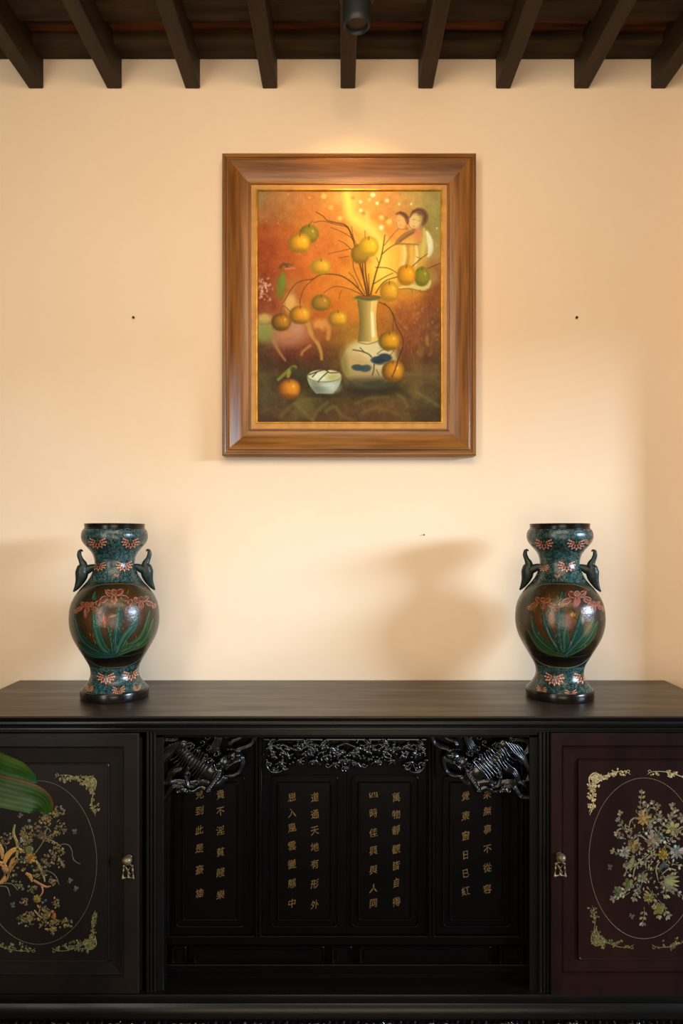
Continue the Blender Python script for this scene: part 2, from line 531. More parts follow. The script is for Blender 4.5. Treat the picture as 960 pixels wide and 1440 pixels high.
# ------------------------------------------------------------------ the framed painting
def paint_oil():
    A = Art(360, 267, 623, 596, 1.6)
    cp = '''365 272 9C7A4A;385 275 B5703F;410 275 C07A45;435 275 C4773A;460 275 D08A40;485 275 E8A850;372 300 B06A3C;400 300 B87038;430 300 CC7430;455 310 D98035;475 300 DC8A3A
372 330 A5481E;395 330 B85A24;430 345 CE6C28;460 350 D8742A;372 360 9C4018;395 365 B8541F;440 370 D86F25;470 370 E07A28;480 340 DE7E30;372 395 944018;375 420 8C3A18;395 390 B4501E
415 395 C06024;440 400 D26A20;470 395 DE7C26;490 390 E58A2A;400 420 B86028;430 425 CC6820;465 415 D8741F;500 290 F0B050;520 285 E09A45;545 280 D98C48;575 278 C4934E;605 285 B09050
615 310 A08848;540 310 E8903C;515 330 F5A840;560 300 D08A45;510 350 EE9030;500 330 F09838;540 345 F5A03C;555 330 E89040;550 370 F8B840;560 350 F0A840;575 360 E8A84A;600 350 C8A055
615 345 A08045;540 385 FCC040;560 390 F0A830;590 395 D89838;612 380 A06030;612 400 905028;530 400 F8A828;555 410 E8902C;580 415 C8741F;610 420 9A5524;365 430 8A3A20;385 435 A04A24
420 435 C88040;445 440 C86418;470 430 D87018;480 445 C8701E;370 455 B89048;370 470 8A8040;368 490 5A3018;395 478 B06040;415 465 C08058;430 470 B86030;450 470 A85A20;470 475 A0601E
400 495 6A2E14;430 495 7A3414;455 495 6E3C14;475 490 8A5418;485 470 B07828;375 510 52301A;410 515 4C2812;450 512 52301A;475 505 5C3814;375 530 5A4420;400 545 4A3418;430 530 45300F
375 560 5C4422;400 575 5A3A1C;430 575 6E5426;450 560 4E3A16;480 555 5A4018;480 580 5E3C18;370 588 50301A;440 590 5A341A;530 440 C87018;545 450 B06A20;575 440 B4602A;600 440 96502A
615 450 7A4A28;560 470 A85A24;580 470 96502A;605 480 7E4A26;575 500 844A20;600 505 6C4020;615 510 5E3C20;560 515 6A4018;585 530 75562A;610 530 6A4C26;500 552 3E2C12;540 545 4A3418
580 555 6A4C22;610 560 584022;500 575 6E4A1E;540 575 7A5224;570 575 6E4C22;600 578 4E381C;500 590 5C3820;540 590 5A3418;590 592 503A1A;615 590 4A3218;500 480 B07020;500 430 D88020'''
    A.rbf([(float(a.split()[0]), float(a.split()[1]), a.split()[2]) for a in cp.replace('\n', ';').split(';')], 10.5)
    # brushwork
    n1 = vnoise(A.h, A.w, 9, 1) - .5; n2 = vnoise(A.h, A.w, 4, 2, .5) - .5; n3 = vnoise(A.h, A.w, 20, 3) - .5; n4 = vnoise(A.h, A.w, 2, 5) - .5
    for c, (a, b, e) in enumerate(((.05, .045, .06), (.035, .04, .07), (.02, .02, .04))):
        A.im[..., c] += a * n1 + b * n2 + e * n3 + .02 * n4
    S, B = A.stroke, A.blob
    # glow and bokeh
    for al, wd in ((.4, 12), (.5, 6), (.55, 3)):
        S([(487, 272), (491, 290), (494, 304), (508, 315), (524, 326), (533, 342), (537, 362), (541, 392)], wd * .6, wd * 1.5, 'FFD860', al, 5)
    S([(515, 300), (518, 318), (528, 332)], 3, 3, 'FFD070', .5, 5)
    for x in (532, 545, 556): S([(x, 345), (x - 2, 370), (x - 4, 400)], 5, 3, 'FFD050', .4, 6)
    for x, y, r, c in ((524, 274, 3.2, 'FFF0C0'), (507, 284, 2.4, 'FFDFA0'), (530, 286, 2.4, 'FFE8B0'), (544, 282, 2.6, 'FFDFA0'), (507, 296, 2.6, 'FFDFA0'), (519, 281, 2.5, 'F5C070'),
                       (536, 306, 3.4, 'F8CC70'), (536, 320, 3.2, 'FFE8B8'), (547, 312, 4, 'F8C868'), (478, 307, 3.2, 'F8C060'), (465, 292, 3, 'F0B050'), (455, 276, 3.6, 'F0B860'),
                       (561, 287, 1.5, 'FFE0A0'), (578, 287, 1.5, 'FFE0A0'), (614, 321, 1.5, 'E8C890'), (405, 273, 1.5, 'D8A060'), (435, 278, 1.6, 'E0A060')):
        B(x, y, r, r, c, .85, .5)
    for x, y in ((536, 284), (511, 300), (543, 307), (496, 278)): B(x, y, 2.8, 2.8, '9A8A30', .6, .6)
    # two ladies, upper right
    B(572, 372, 24, 34, 'F0B048', .55, .5); B(590, 392, 22, 12, 'E8C070', .45, .5)
    B(563, 313, 7, 9, 'EFAE6A', .9, .3); B(582, 312, 8.5, 10.5, 'E6B878', .95, .25, 15); B(582, 322, 5, 5, 'E0AA68', .8, .4)
    for pts in ([(557, 301), (562, 299.5), (568, 302), (572, 307), (573, 314)], [(576, 306), (580, 299), (587, 296), (594, 298), (598, 304), (597, 311), (594, 316)]):
        S(pts, [1.2, 2.2, 3.2, 3.2, 1.6] if len(pts) == 5 else [.8, 2, 3.6, 4.6, 4.2, 3.4, 1.5], 0, '7A4C36', .85, 1.6); S([(p[0], p[1] - .8) for p in pts[1:-1]], 1.1, 1.1, '5E3428', .75, 1.2)
    B(590, 300, 3.6, 3, '6E4A44', .7, .5)
    for pts in ([(558, 310), (562, 310)], [(580, 309), (584, 308.6)], [(587, 310), (590, 311)], [(581, 318), (583, 318.3)], [(562, 317), (564, 317)], [(575, 305), (574, 314), (578, 321), (585, 323)], [(557, 312), (559, 320), (566, 323), (571, 319)]): S(pts, .5, .4, '9A5A38', .7, .7)
    B(572, 322, 1.6, 1.2, '5A6A38', .7, .5)
    S([(556, 343), (560, 339), (570, 331), (583, 324.5)], [1, 3, 4, 3.2], 0, '9A6A40', .85, 1.6); S([(562, 340), (572, 332), (581, 327)], 1.4, 1, '7C5030', .6, 1.5); S([(566, 344), (582, 345), (590, 340)], 2.6, 2, 'C08A48', .7, 2.5)
    B(588, 331, 6, 9, 'DC8450', .8, .4, 10); B(587, 325, 3, 5, 'E07A58', .6, .5); S([(596, 322), (597, 338), (594, 352), (593, 362)], [1.5, 3, 3, 2], 0, 'D8C060', .75, 2.5)
    S([(600, 326), (604, 338), (605, 352), (602, 360)], [1.5, 4, 3.6, 1.6], 0, 'F6E6BC', .85, 2); B(606, 350, 2.4, 9, 'FFF0D0', .6, .6)
    for x, c in ((564, 'F2C468'), (568, 'FFE0A0'), (573, 'B88434'), (579, 'F0B050'), (585, 'FAE4A8'), (590, 'D8A848')): S([(x, 346), (x + 1, 360), (x - 1, 372)], 1.8, 2.4, c, .6, 2.2)
    B(607, 380, 3.5, 30, 'A87838', .4, .6)
    S([(562, 405), (576, 402), (590, 405), (600, 403), (604, 396)], [1.5, 3, 3.6, 3.6, 2], 0, 'F0D48C', .75, 2.5); S([(558, 407), (575, 406), (590, 409), (602, 412)], .7, .6, '8A5A28', .7, .8)
    for x in (578, 590, 600): S([(x, 407), (x + 2, 412)], .6, .4, '7A5028', .6, .8)
    # figure, horse and blossom at the left
    S([(394, 376), (399, 371), (404, 375)], 2, 2, '5A4820', .8, 2); S([(404, 371), (411, 373)], 1.5, 1, '6A4828', .7, 2); S([(401, 378), (414, 377)], 1, 1, 'E0A070', .6, 2)
    B(395, 402, 6.5, 18, '6E7A22', .8, .35, 5); B(398, 395, 4, 10, '7E8A2A', .7, .5); B(411, 402, 9, 11, 'B87830', .5, .5)
    B(408, 425, 8, 12, 'F0B868', .8, .4, 10); B(418, 437, 9, 9, 'E8A050', .6, .5)
    B(372, 447, 9, 6, 'E4B060', .75, .4); S([(362, 456), (378, 456), (384, 452)], .8, .8, '8A6030', .8, 1.5)
    B(371, 467, 13, 14, '98904A', .75, .4, -35); B(408, 472, 22, 15, 'C07858', .75, .4); B(402, 470, 9, 5, 'D88848', .6, .5); B(418, 462, 9, 10, 'D89878', .55, .5, 30)
    B(449, 457, 9, 8, 'F0A050', .75, .4, 20); S([(456, 452), (462, 462), (461, 476)], 3.5, 3, 'E09048', .7, 3)
    S([(433, 455), (438, 470), (446, 482), (451, 495), (452, 505)], 3.5, 1.8, 'D89848', .8, 2.5); S([(436, 486), (426, 494), (424, 499)], 2, 1.6, 'C88048', .8, 2)
    S([(385, 480), (392, 494), (401, 507)], 2.8, 1.4, 'B88048', .75, 2.5); B(447, 470, 6, 9, 'A85828', .8, .3)
    r = random.Random(5)
    for _ in range(60):
        B(r.gauss(371, 5), r.gauss(404, 8), r.uniform(.8, 2), r.uniform(.8, 2), r.choice(['E8B090', 'D89070', 'F0C8A8', 'C07050']), .6, .5)
    for _ in range(90):
        B(r.uniform(560, 620), r.uniform(425, 500), r.uniform(.6, 1.8), r.uniform(1, 4), r.choice(['C87838', '6A3820', 'D89858', 'A04828']), .35, .6)
    for _ in range(50):
        B(r.uniform(364, 560), r.uniform(275, 440), r.uniform(.5, 1), r.uniform(.5, 1), 'F8C070', .5, .6)
    B(600, 478, 2.5, 7, 'C89048', .5, .6); B(591, 495, 4, 8, 'A87030', .5, .6)
    # table cloth folds
    for pts, c in (([(395, 585), (410, 570), (428, 562), (450, 560)], '7A6630'), ([(415, 568), (432, 584), (440, 592)], '86702E'), ([(440, 590), (446, 578), (460, 566)], '806A30'),
                   ([(458, 578), (470, 572), (478, 582)], '8A7434'), ([(500, 568), (520, 560), (545, 558)], '7A6228'), ([(510, 580), (530, 574), (560, 582)], '84602C'),
                   ([(558, 552), (570, 565), (572, 575)], '7E6A34'), ([(585, 552), (600, 560), (615, 570)], '8A7038'), ([(368, 580), (385, 572), (395, 580)], '6A4C28'), ([(480, 585), (500, 592)], '8A5A28'),
                   ([(365, 525), (390, 528)], '5E4C24'), ([(566, 526), (600, 527), (620, 526)], '84683A')):
        S(pts, 2, 1.5, c, .6, 5)
    S([(572, 577), (600, 582)], 3, 2, '5A2A18', .5, 3)
    # vase of the picture
    B(522, 546, 36, 9, '2A2010', .7, .5); S([(540, 545), (560, 548), (575, 558)], 6, 3, '34260F', .5, 6)
    B(519, 511, 39, 34, 'A8884A', 1, .04); B(520, 503, 35, 25, 'D2AE72', .9, .3); B(522, 492, 28, 13, 'ECD098', .9, .4); B(538, 506, 16, 16, 'E8C898', .6, .5)
    B(500, 506, 14, 12, 'CC9A60', .5, .5); B(517, 538, 33, 9, '4E442A', .85, .35); B(525, 541, 18, 6, '3A3422', .7, .5); B(484, 515, 5, 20, '8A7038', .7, .6, -8); B(514, 526, 20, 8, 'BA8E62', .5, .5)
    xs = [(502.5, 422), (505.5, 440), (506, 460), (504.5, 474), (498, 483)]
    for k in range(29):
        t = k / 28; c = np.array([.50, .40, .17]) * (1 - t) + np.array([.98, .80, .46]) * t if t < .75 else np.array([.98, .80, .46]) * (1 - (t - .75)) + np.array([.80, .55, .25]) * (t - .75)
        S([(503 + 27 * t, 421), (505.5 + 22 * t, 440), (506 + 22 * t, 462), (504 + 26 * t, 479)], 1.2, 1.2, c, .95, .8)
    S([(523, 440), (524, 458), (525, 472)], 1.6, 2.2, 'FFF0C4', .8, 2); S([(503, 481), (517, 484), (533, 479)], .6, .6, '8A5028', .8, 1)
    B(517, 419, 19, 4.2, '5E5C2E', 1, .12); B(518, 417.6, 15.5, 2.6, '8E5A20', 1, .2); S([(500, 420.5), (517, 423), (535, 420)], .8, .8, '8C8848', .9, 1)
    S([(496, 492), (508, 494), (518, 498), (522, 502)], .9, 1.1, '5A4428', .85, .8); S([(506, 489), (512, 495)], .7, .7, '5A4428', .8, .8); S([(530, 498), (538, 492), (546, 494)], .8, .8, '6A5438', .7, .8)
    B(530, 506, 9, 5, '2C3C44', .95, .2, -5); B(541, 503, 10, 6, '263842', .95, .2, 5); B(503, 517, 9, 4.5, '2E3E42', .9, .2, 5); B(514, 518, 8, 5, '34444A', .9, .25, -10)
    B(534, 509, 8, 4, '1C2C36', .8, .4); S([(526, 512), (525, 522), (523, 528)], 1, .8, '4A3A28', .8, .8); S([(529, 520), (533, 528)], .7, .7, '5A4830', .7, .8)
    # bowl
    B(457, 555, 26, 5, '2A1E0E', .6, .5); [S([(456 - w2 + .8, yy), (456 + w2 - .8, yy)], .8, .8, c9, 1, .7, 1) for yy, w2, c9 in [(530 + q * .6, 24 - (q / 38) ** 1.9 * 12, 'A8A284' if q < 24 else '8E8C70') for q in range(39)]]
    B(464, 544, 12, 8, 'DCD6BA', .75, .6); B(443, 541, 6, 9, '7C7860', .5, .6, -25); B(452, 548, 10, 4, '6E6A54', .4, .6)
    B(456, 528.5, 24.5, 9.2, '7A6640', 1, .04); B(456, 528.3, 23.2, 8.2, 'D8C492', 1, .06); B(449, 529, 12, 6, 'F2E8C4', .8, .5); B(468, 530, 9, 5, 'BCA860', .7, .5); B(463, 524, 10, 3, 'E0C890', .7, .5)
    for pts in ([(435, 527), (448, 522), (458, 520), (463, 524), (475, 524)], [(461, 523), (452, 531), (447, 537)], [(439, 530), (446, 523)], [(458, 521), (464, 519)]): S(pts, .9, .7, '4A3018', .95, .7)

    # branches
    br = '5E3412'
    for pts, a, b in (([(517, 416), (512, 395), (503, 362), (494, 330), (486, 317), (472, 313), (460, 310), (454, 304), (444, 298)], 1.5, .6), ([(494, 333), (488, 320), (470, 315), (454, 311), (441, 313)], .8, .5),
                      ([(500, 350), (494, 335), (480, 326), (465, 320)], .6, .4), ([(505, 360), (492, 349), (484, 342), (475, 338)], .7, .4), ([(492, 350), (475, 354), (461, 357)], .6, .4), ([(491, 360), (476, 363)], .5, .4),
                      ([(512, 416), (500, 402), (484, 390), (470, 386), (452, 386), (440, 392), (416, 399), (398, 426)], 1.2, .6), ([(446, 388), (428, 405), (421, 426)], .7, .5), ([(508, 414), (490, 406), (470, 403), (455, 412)], .7, .4),
                      ([(480, 408), (476, 420)], .5, .4), ([(516, 416), (511, 390), (509, 366)], 1.4, 1), ([(519, 416), (514, 385), (513, 362)], 1.3, .9), ([(521, 414), (528, 385), (536, 360), (541, 330)], 1.4, .6),
                      ([(536, 358), (548, 348), (560, 343), (588, 344)], .8, .4), ([(540, 345), (552, 330), (560, 322)], .5, .3), ([(524, 400), (540, 390), (552, 384)], .8, .5), ([(528, 412), (540, 396), (556, 390), (566, 388)], 1.0, .5),
                      ([(528, 376), (545, 377), (558, 384)], .6, .5), ([(578, 376), (590, 365), (601, 357)], .8, .5), ([(592, 364), (585, 361)], .4, .3), ([(600, 378), (610, 374), (619, 370)], .7, .6), ([(513, 413), (498, 380), (496, 366)], .7, .5),
                      ([(504, 404), (498, 392), (490, 383)], .6, .4), ([(519, 410), (518, 385)], .8, .5), ([(533, 372), (529, 362)], .5, .4), ([(505, 350), (497, 335), (494, 318)], .6, .4), ([(513, 345), (513, 324)], .5, .4),
                      ([(533, 425), (546, 432), (553, 445), (558, 460), (566, 474), (566, 490), (560, 505), (556, 518), (552, 528)], .8, 1.3), ([(540, 426), (552, 440), (558, 452), (570, 465)], .6, .4), ([(553, 446), (552, 468)], .6, .5), ([(558, 470), (556, 488), (548, 500)], .6, .4),
                      ([(450, 384), (456, 368)], .4, .4), ([(434, 316), (440, 310)], .5, .5), ([(422, 432), (422, 420)], .5, .5), ([(410, 440), (398, 430), (394, 440)], .5, .4)):
        S([(p[0] + .5, p[1] + .6) for p in pts], a * .9, b * .9, 'C8742A', .35, 1.2); S(pts, a * .78, b * .85, br, .9, .75)
    # leaf cluster over the low orange
    S([(391, 534), (400, 526), (410, 518), (414, 517)], 2, 3.5, '8A7E2C', .9, 2); S([(405, 529), (408, 521)], 2.5, 2.5, 'A89838', .8, 2); S([(412, 520), (422, 526), (432, 524)], 4, 3, '3A3C1C', .85, 3); S([(415, 532), (426, 530)], 3, 2, '34381A', .7, 3)
    # persimmons: x, y, rx, ry, shadow, body, light
    for x, y, rx, ry, c0, c1, c2 in ((434, 329, 13, 12.5, '6E5414', '96761E', 'A88A28'), (421, 342, 15, 13.2, '86641A', 'E08E1C', 'FFBC28'), (451, 375, 13.6, 10.5, '9A7A20', 'DE981E', 'F8B838'), (506, 357, 12.5, 13.5, '7E5A14', 'AE7A1A', 'C08C20'),
                                     (518, 347, 13.2, 13.6, 'A8861E', 'E8A41C', 'FFCC2C'), (593, 389, 10.5, 13.2, '6E6418', '92801E', 'A08C28'), (571, 387, 12.5, 14, 'A06A14', 'E8901A', 'FFAE20'), (547, 410, 12.8, 14, 'A4701A', 'E0901C', 'FFB838'),
                                     (451, 426, 13, 11, '6E5A18', 'A8761E', 'D08424'), (395, 453, 13.2, 12, '563A10', 'A0641A', 'E0881C'), (422, 443, 15, 12.6, '785014', 'DC861A', 'FFB02C'), (475, 448, 13.2, 11, '84601A', 'DE921C', 'FFB428'),
                                     (547, 480, 14.6, 12.6, '6A5010', 'CE8814', 'FFA818'), (552, 522, 15, 14.5, '5A3C10', 'CC7A14', 'F09A1C'), (406, 547, 15.2, 13, '6A3810', 'D47416', 'F89A24')):
        rx, ry = rx * 1.03, ry * 1.03
        B(x, y, rx, ry, c0, .97, .09); B(x + rx * .08, y - ry * .02, rx * .86, ry * .9, c1, .55, .3); B(x + rx * .18, y - ry * .06, rx * .66, ry * .76, c1, .85, .45)
        B(x + rx * .34, y - ry * .16, rx * .44, ry * .55, c2, .75, .7); B(x + rx * .1, y - ry * .35, rx * .5, ry * .3, c2, .35, .8); B(x + rx * .62, y + ry * .2, rx * .2, ry * .4, c2, .35, .8)
        B(x - rx * .1, y + ry * .72, rx * .6, ry * .2, c0, .45, .8)
        for e in (-.35, .25): S([(x + rx * .05, y - ry * .7), (x + rx * e, y - ry * .1), (x + rx * e * .9, y + ry * .5)], .8, .4, c1, .4, 1.6)
        B(x + rx * .42, y - ry * .3, rx * .1, ry * .12, 'FFE89A', .5, .8)
        S([(x + rx * .04, y - ry * 1.02), (x + rx * .02, y - ry * .72)], .5, .8, '5A4014', .7, .8)
    S([(566, 490), (560, 505), (556, 518), (551, 530)], 1.1, .8, '5E2C14', .9, .8)
    A.im = np.clip(A.im, 0, 1)
    return A


art = paint_oil()
pic = root('framed_painting', (P(490.5, 640, 0).x, 0, P(0, 640, 0).z), label='large oil painting of persimmon branches in a vase, wide brown wooden frame, on the wall', cat='painting')
DF = 0.055
outer = (312.0, 214.5, 669.5, 640.5)
prof = [(0, 0.004), (0, 0.050), (1.5, 0.054), (4, 0.055), (5.5, 0.052), (6.2, 0.047), (7.5, 0.047), (8.5, 0.054), (11, 0.056), (13, 0.053)]
for t in np.linspace(0, 1, 9)[1:]:
    prof.append((13 + 23 * t, 0.053 - 0.026 * math.sin(t * pi / 2) ** 1.0))
prof += [(37.5, 0.030), (39, 0.030), (39.8, 0.026), (39.8, 0.004)]
for k in range(4):
    MB().ring(*outer, prof, DF, sides=(k,), close=True).build('frame_rail', M['frame_h' if k % 2 == 0 else 'frame'], pic, angle=28)
lin_r = (351.0, 256.0, 631.0, 604.0)
MB().ring(*lin_r, [(-1, 0.004), (-1, 0.026), (0, 0.028), (8.6, 0.024), (9, 0.020), (9, 0.004)], 0.028, close=True).build('liner', M['liner'], pic, angle=30)
MB().ring(*lin_r, [(8.7, 0.004), (8.7, 0.024), (9.4, 0.0262), (10.4, 0.0262), (11.2, 0.023), (11.2, 0.004)], 0.028, close=True).build('gilt_fillet', M['gilt'], pic, angle=30)
dc = 0.018
nx, ny = 412, 516
gx, gy = np.meshgrid(np.linspace(361.0, 621.5, nx), np.linspace(267.5, 595.0, ny))
rel = vnoise(ny, nx, 5, 11) * .0006
Vc = np.stack([(gx - HX) * (D - dc) / F, -dc - rel, EYE + (HY - gy) * (D - dc) / F], -1)
grid_mesh('canvas', Vc, M['canvas'], pic, C=art.sample(gx, gy, art.linear()) ** 1.06 * np.array([0.80, 1.06, 1.3]), label='oil painting of orange persimmons on bare branches in a white vase')


# ------------------------------------------------------------------ cloisonné vases
VP = [(88, 209), (100, 210), (125, 209), (127, 214), (135, 222), (150, 229), (175, 232), (195, 230), (215, 223), (240, 206), (270, 178), (300, 154), (330, 143), (360, 138), (390, 139), (420, 148), (450, 160), (480, 176), (510, 198),
      (550, 235), (600, 272), (650, 296), (700, 308), (760, 312), (800, 311), (850, 303), (900, 287), (950, 262), (1000, 233), (1050, 204), (1090, 181), (1120, 170), (1160, 165), (1200, 174), (1230, 194), (1255, 218), (1272, 229)]


def hw(y):
    return np.interp(y, [p[0] for p in VP], [p[1] for p in VP])


def smooth_profile(n):
    ys = np.linspace(126, 1272, n)
    h = hw(ys)
    k = np.ones(9) / 9
    hp = np.convolve(np.pad(h, 4, mode='edge'), k, 'valid')
    hp = np.convolve(np.pad(hp, 4, mode='edge'), k, 'valid')
    hp[:6] = h[:6]; hp[-4:] = h[-4:]
    return ys, hp


def paint_vase(var):
    A = Art(-322, 80, 322, 1290, 0.72)
    r = random.Random(20 + var)
    A.im[:] = np.array([.10, .20, .20])
    n1 = vnoise(A.h, A.w, 40, 30 + var); n2 = vnoise(A.h, A.w, 12, 31 + var)
    A.im += ((n1 - .5) * .12)[..., None] * np.array([.5, 1, 1.1])
    A.im += ((n2 - .5) * .10)[..., None]
    S, B = A.stroke, A.blob

    def scroll(x, y, s_, c):
        a0 = r.uniform(0, 6.28); sg = r.choice((-1, 1))
        S([(x + s_ * (1 - q / 8) * cos(a0 + sg * q * .75), y + s_ * (1 - q / 8) * sin(a0 + sg * q * .75)) for q in range(8)], 1.5, 1.2, c, .75, 1.6, 3)
    tl = ['5A8A86', '4E7C80', '6E9890', '3E6C70', '7A9C90', '8A8A74']

    def field(y0, y1, dens):
        yy = y0
        while yy < y1:
            h = float(hw(yy)); xx = -h
            while xx < h:
                scroll(xx + r.uniform(-6, 6), yy + r.uniform(-6, 6), r.uniform(8, 14), r.choice(tl)); xx += dens
            yy += dens * .85
    field(132, 505, 21); field(1095, 1270, 21)
    for _ in range(26):
        y = r.choice([r.uniform(140, 500), r.uniform(1110, 1270)]); x = r.uniform(-1, 1) * float(hw(y))
        B(x, y, r.uniform(14, 30), r.uniform(10, 20), r.choice(['0E2A3A', '12303A', '1A4A5A', '0C2024']), .45, .5)

    def lotus(x, y, s_, pale='DCAE88'):
        B(x, y + 5 * s_, 50 * s_, 40 * s_, '141A18', .8, .3)
        for rr, nq in ((46, 9), (33, 8), (20, 6)):
            for q in range(nq):
                a = R(-32 + 244 * q / (nq - 1))
                px, py = x + cos(a) * rr * s_ * 1.12, y - 4 * s_ + sin(a) * rr * s_ * .82
                B(px, py, 11 * s_, 7.5 * s_, '5E2620', .95, .2, math.degrees(a)); B(px, py, 8.5 * s_, 4.2 * s_, pale if rr > 25 else 'C8806C', 1, .3, math.degrees(a) + r.uniform(-15, 15))
        B(x, y - 12 * s_, 8 * s_, 15 * s_, '1E4A28', .95, .3); B(x, y - 16 * s_, 3.5 * s_, 9 * s_, '3E7A40', .8, .4)
    if var == 0:
        for x, y, s_ in ((-115, 222, 1.05), (105, 222, 1.05), (-112, 385, .9), (65, 385, 1.0), (12, 450, .3), (-60, 1165, 1.05), (110, 1160, 1.0), (25, 1248, .75), (-170, 1240, .5), (150, 1250, .5)): lotus(x, y, s_)
    else:
        for x, y, s_ in ((-105, 230, 1.05), (112, 232, 1.05), (200, 215, .6), (48, 385, 1.05), (-110, 400, .7), (-15, 455, .3), (-35, 1175, 1.15), (155, 1168, 1.1), (75, 1262, .7), (-120, 1255, .6)): lotus(x, y, s_, 'E8BCA0')
    # belly: flanks with pink scrolls, central medallion
    for y in range(520, 1095, 4):
        h = float(hw(y)); S([(-h, y), (h, y)], 3, 3, '18241F', 1, 2, 1)
    for _ in range(220):
        y = r.uniform(520, 1060); h = float(hw(y)); sx = r.choice((-1, 1)); x = sx * h * r.uniform(.86, 1.0)
        scroll(x, y, 9, r.choice(['7A5650', '744C40', '3E4E44', '5A4438', '565444']))
    mx, my, mr, mh = (8, 800, 262, 298)
    B(mx, my, mr + 4, mh + 4, '100C08', 1, .01); B(mx, my, mr, mh, '2A1E10', 1, .012)
    n3 = vnoise(A.h, A.w, 60, 40 + var)
    sl = A.win(-260, 505, 280, 1010)
    X, Y = A.X[sl], A.Y[sl]
    g = np.clip(1 - ((X - 10) / 250) ** 2 - ((Y - 760) / 260) ** 2, 0, 1) * (.35 + .9 * n3[sl])
    c_ = np.array([.42, .27, .10]) if var == 0 else np.array([.50, .33, .12])
    A.im[sl] = A.im[sl] * (1 - g[..., None] * .8) + g[..., None] * .8 * c_
    B(-120, 800, 70, 80, '5A3018', .55, .6); B(0, 1010, 200, 60, '0A0806', .95, .35)
    S([(-190, 1000), (-100, 1010), (0, 1008), (100, 1012), (190, 1000)], 1.5, 1.5, '5A5A44', .7, 2)
    S([(-185, 1035), (-130, 1075), (-60, 1092), (10, 1096), (80, 1092), (150, 1070), (195, 1035)], 2.5, 2.5, 'A09A84' if var else '6A6A58', .8, 2)
    S([(-200, 560), (-120, 520), (0, 508), (120, 518), (200, 555)], 2, 2, '8A6A30', .7, 2)
    gr = ['1E3C2C', '26483A', '2C5240', '1E4440', '38502E']

    def blade(pts, w0, w1, c):
        n = len(pts); w0 *= 1.75; ws = [w0 * (.42 + .75 * sin(pi * (.12 + .74 * i / (n - 1)))) for i in range(n)]; ws[-1] = w1 * .45
        S(pts, [q + 2.5 for q in ws], 0, '0C120C', .95, 1.5); S(pts, ws, 0, c, 1, 2)
        S([(p[0] - ws[i] * .35, p[1]) for i, p in enumerate(pts)], 1.6, 1.2, '7A9A70', .65, 2); S([(p[0] + ws[i] * .4, p[1]) for i, p in enumerate(pts)], 4, 2, '143424', .7, 4); S([(p[0] + ws[i] * .05, p[1]) for i, p in enumerate(pts)], 2, 1, '12301E', .5, 2)

    def iris(x, y, s_, c='D08A68'):
        s_ *= 1.18; y += 6
        for q, (dx, dy, rr, rt) in enumerate(((-50, 10, 30, -28), (50, 6, 30, 28), (-24, -20, 28, 38), (26, -22, 28, -34), (0, 10, 28, 88), (-76, 28, 16, -65), (78, 26, 16, 65), (0, -24, 20, 0))):
            B(x + dx * s_, y + dy * s_, rr * s_, 16 * s_, '4A2218', .95, .15, rt)
            for e in (-11, -5.5, 0, 5.5, 11):
                t = R(rt); nx_, ny_ = -sin(t) * e * s_, cos(t) * e * s_; w_ = rr * s_ * (.92 - abs(e) * .03)
                P_ = [(x + dx * s_ + cos(t) * w_ * f + nx_ * (1.15 - f * f * .5) + r.uniform(-1.5, 1.5), y + dy * s_ + sin(t) * w_ * f + ny_ * (1.15 - f * f * .5) + r.uniform(-1.5, 1.5)) for f in (-1, -.5, 0, .5, 1)]
                S(P_, 1.9 if abs(e) > 9 else 1.4, 1.4, c if abs(e) > 9 else r.choice([c, 'A05A40', '8A4636']), .9, 1.5, 3)
    if var == 0:
        for pts in ([(0, 1000), (-120, 960), (-210, 880), (-262, 740)], [(-10, 1000), (-80, 930), (-120, 800), (-140, 690)], [(5, 1000), (70, 950), (180, 880), (235, 700)], [(0, 1000), (90, 960), (200, 920), (262, 760)],
                    [(-5, 1000), (-20, 860), (-45, 790)], [(5, 1000), (15, 850), (30, 720), (32, 650)], [(10, 1000), (60, 880), (120, 800), (150, 730)], [(0, 1000), (-160, 990), (-240, 920)], [(-135, 600), (-130, 560)]):
            blade(pts, 13, 8, r.choice(gr))
        iris(-5, 590, 1.15, 'E0A070'); iris(175, 640, 1.0, 'D89478'); iris(-180, 660, .85, 'C87A50')
        B(-190, 700, 15, 34, '8A4A30', .8, .3); S([(-196, 680), (-190, 725)], 3, 2, 'D09070', .8, 3); B(-68, 745, 14, 36, 'A04A34', .85, .3, -8); S([(-74, 722), (-66, 770)], 3, 3, 'D88868', .7, 3)
        B(-10, 720, 30, 7, 'B87050', .8, .3, -15); S([(90, 640), (85, 670), (110, 690), (140, 680), (150, 760), (100, 800)], 2, 2, '1A120C', .9, 2)
    else:
        for pts in ([(40, 1000), (-60, 950), (-150, 860), (-190, 740)], [(30, 1000), (-20, 930), (-80, 800), (-110, 690)], [(30, 1000), (10, 850), (5, 700), (18, 560)], [(40, 1000), (40, 850), (55, 760)], [(40, 1000), (90, 900), (130, 780), (140, 700)],
                    [(45, 1000), (150, 930), (210, 860), (250, 760)], [(45, 1000), (130, 900), (200, 800), (225, 740)], [(20, 1000), (-120, 960), (-220, 820)]):
            blade(pts, 15 if pts[-1][1] < 600 else 12, 9, r.choice(gr))
        iris(-110, 640, 1.0, 'D08850'); iris(115, 600, 1.15, 'E0A090'); iris(225, 660, .8, 'D87868'); B(110, 632, 20, 30, 'B06A64', .8, .3, 20); B(60, 760, 22, 50, '8A4A44', .75, .4)
        B(85, 710, 16, 14, 'C8A040', .8, .4); B(-50, 740, 20, 60, 'A86A20', .6, .5); B(190, 800, 22, 60, 'A87426', .55, .5, 20)
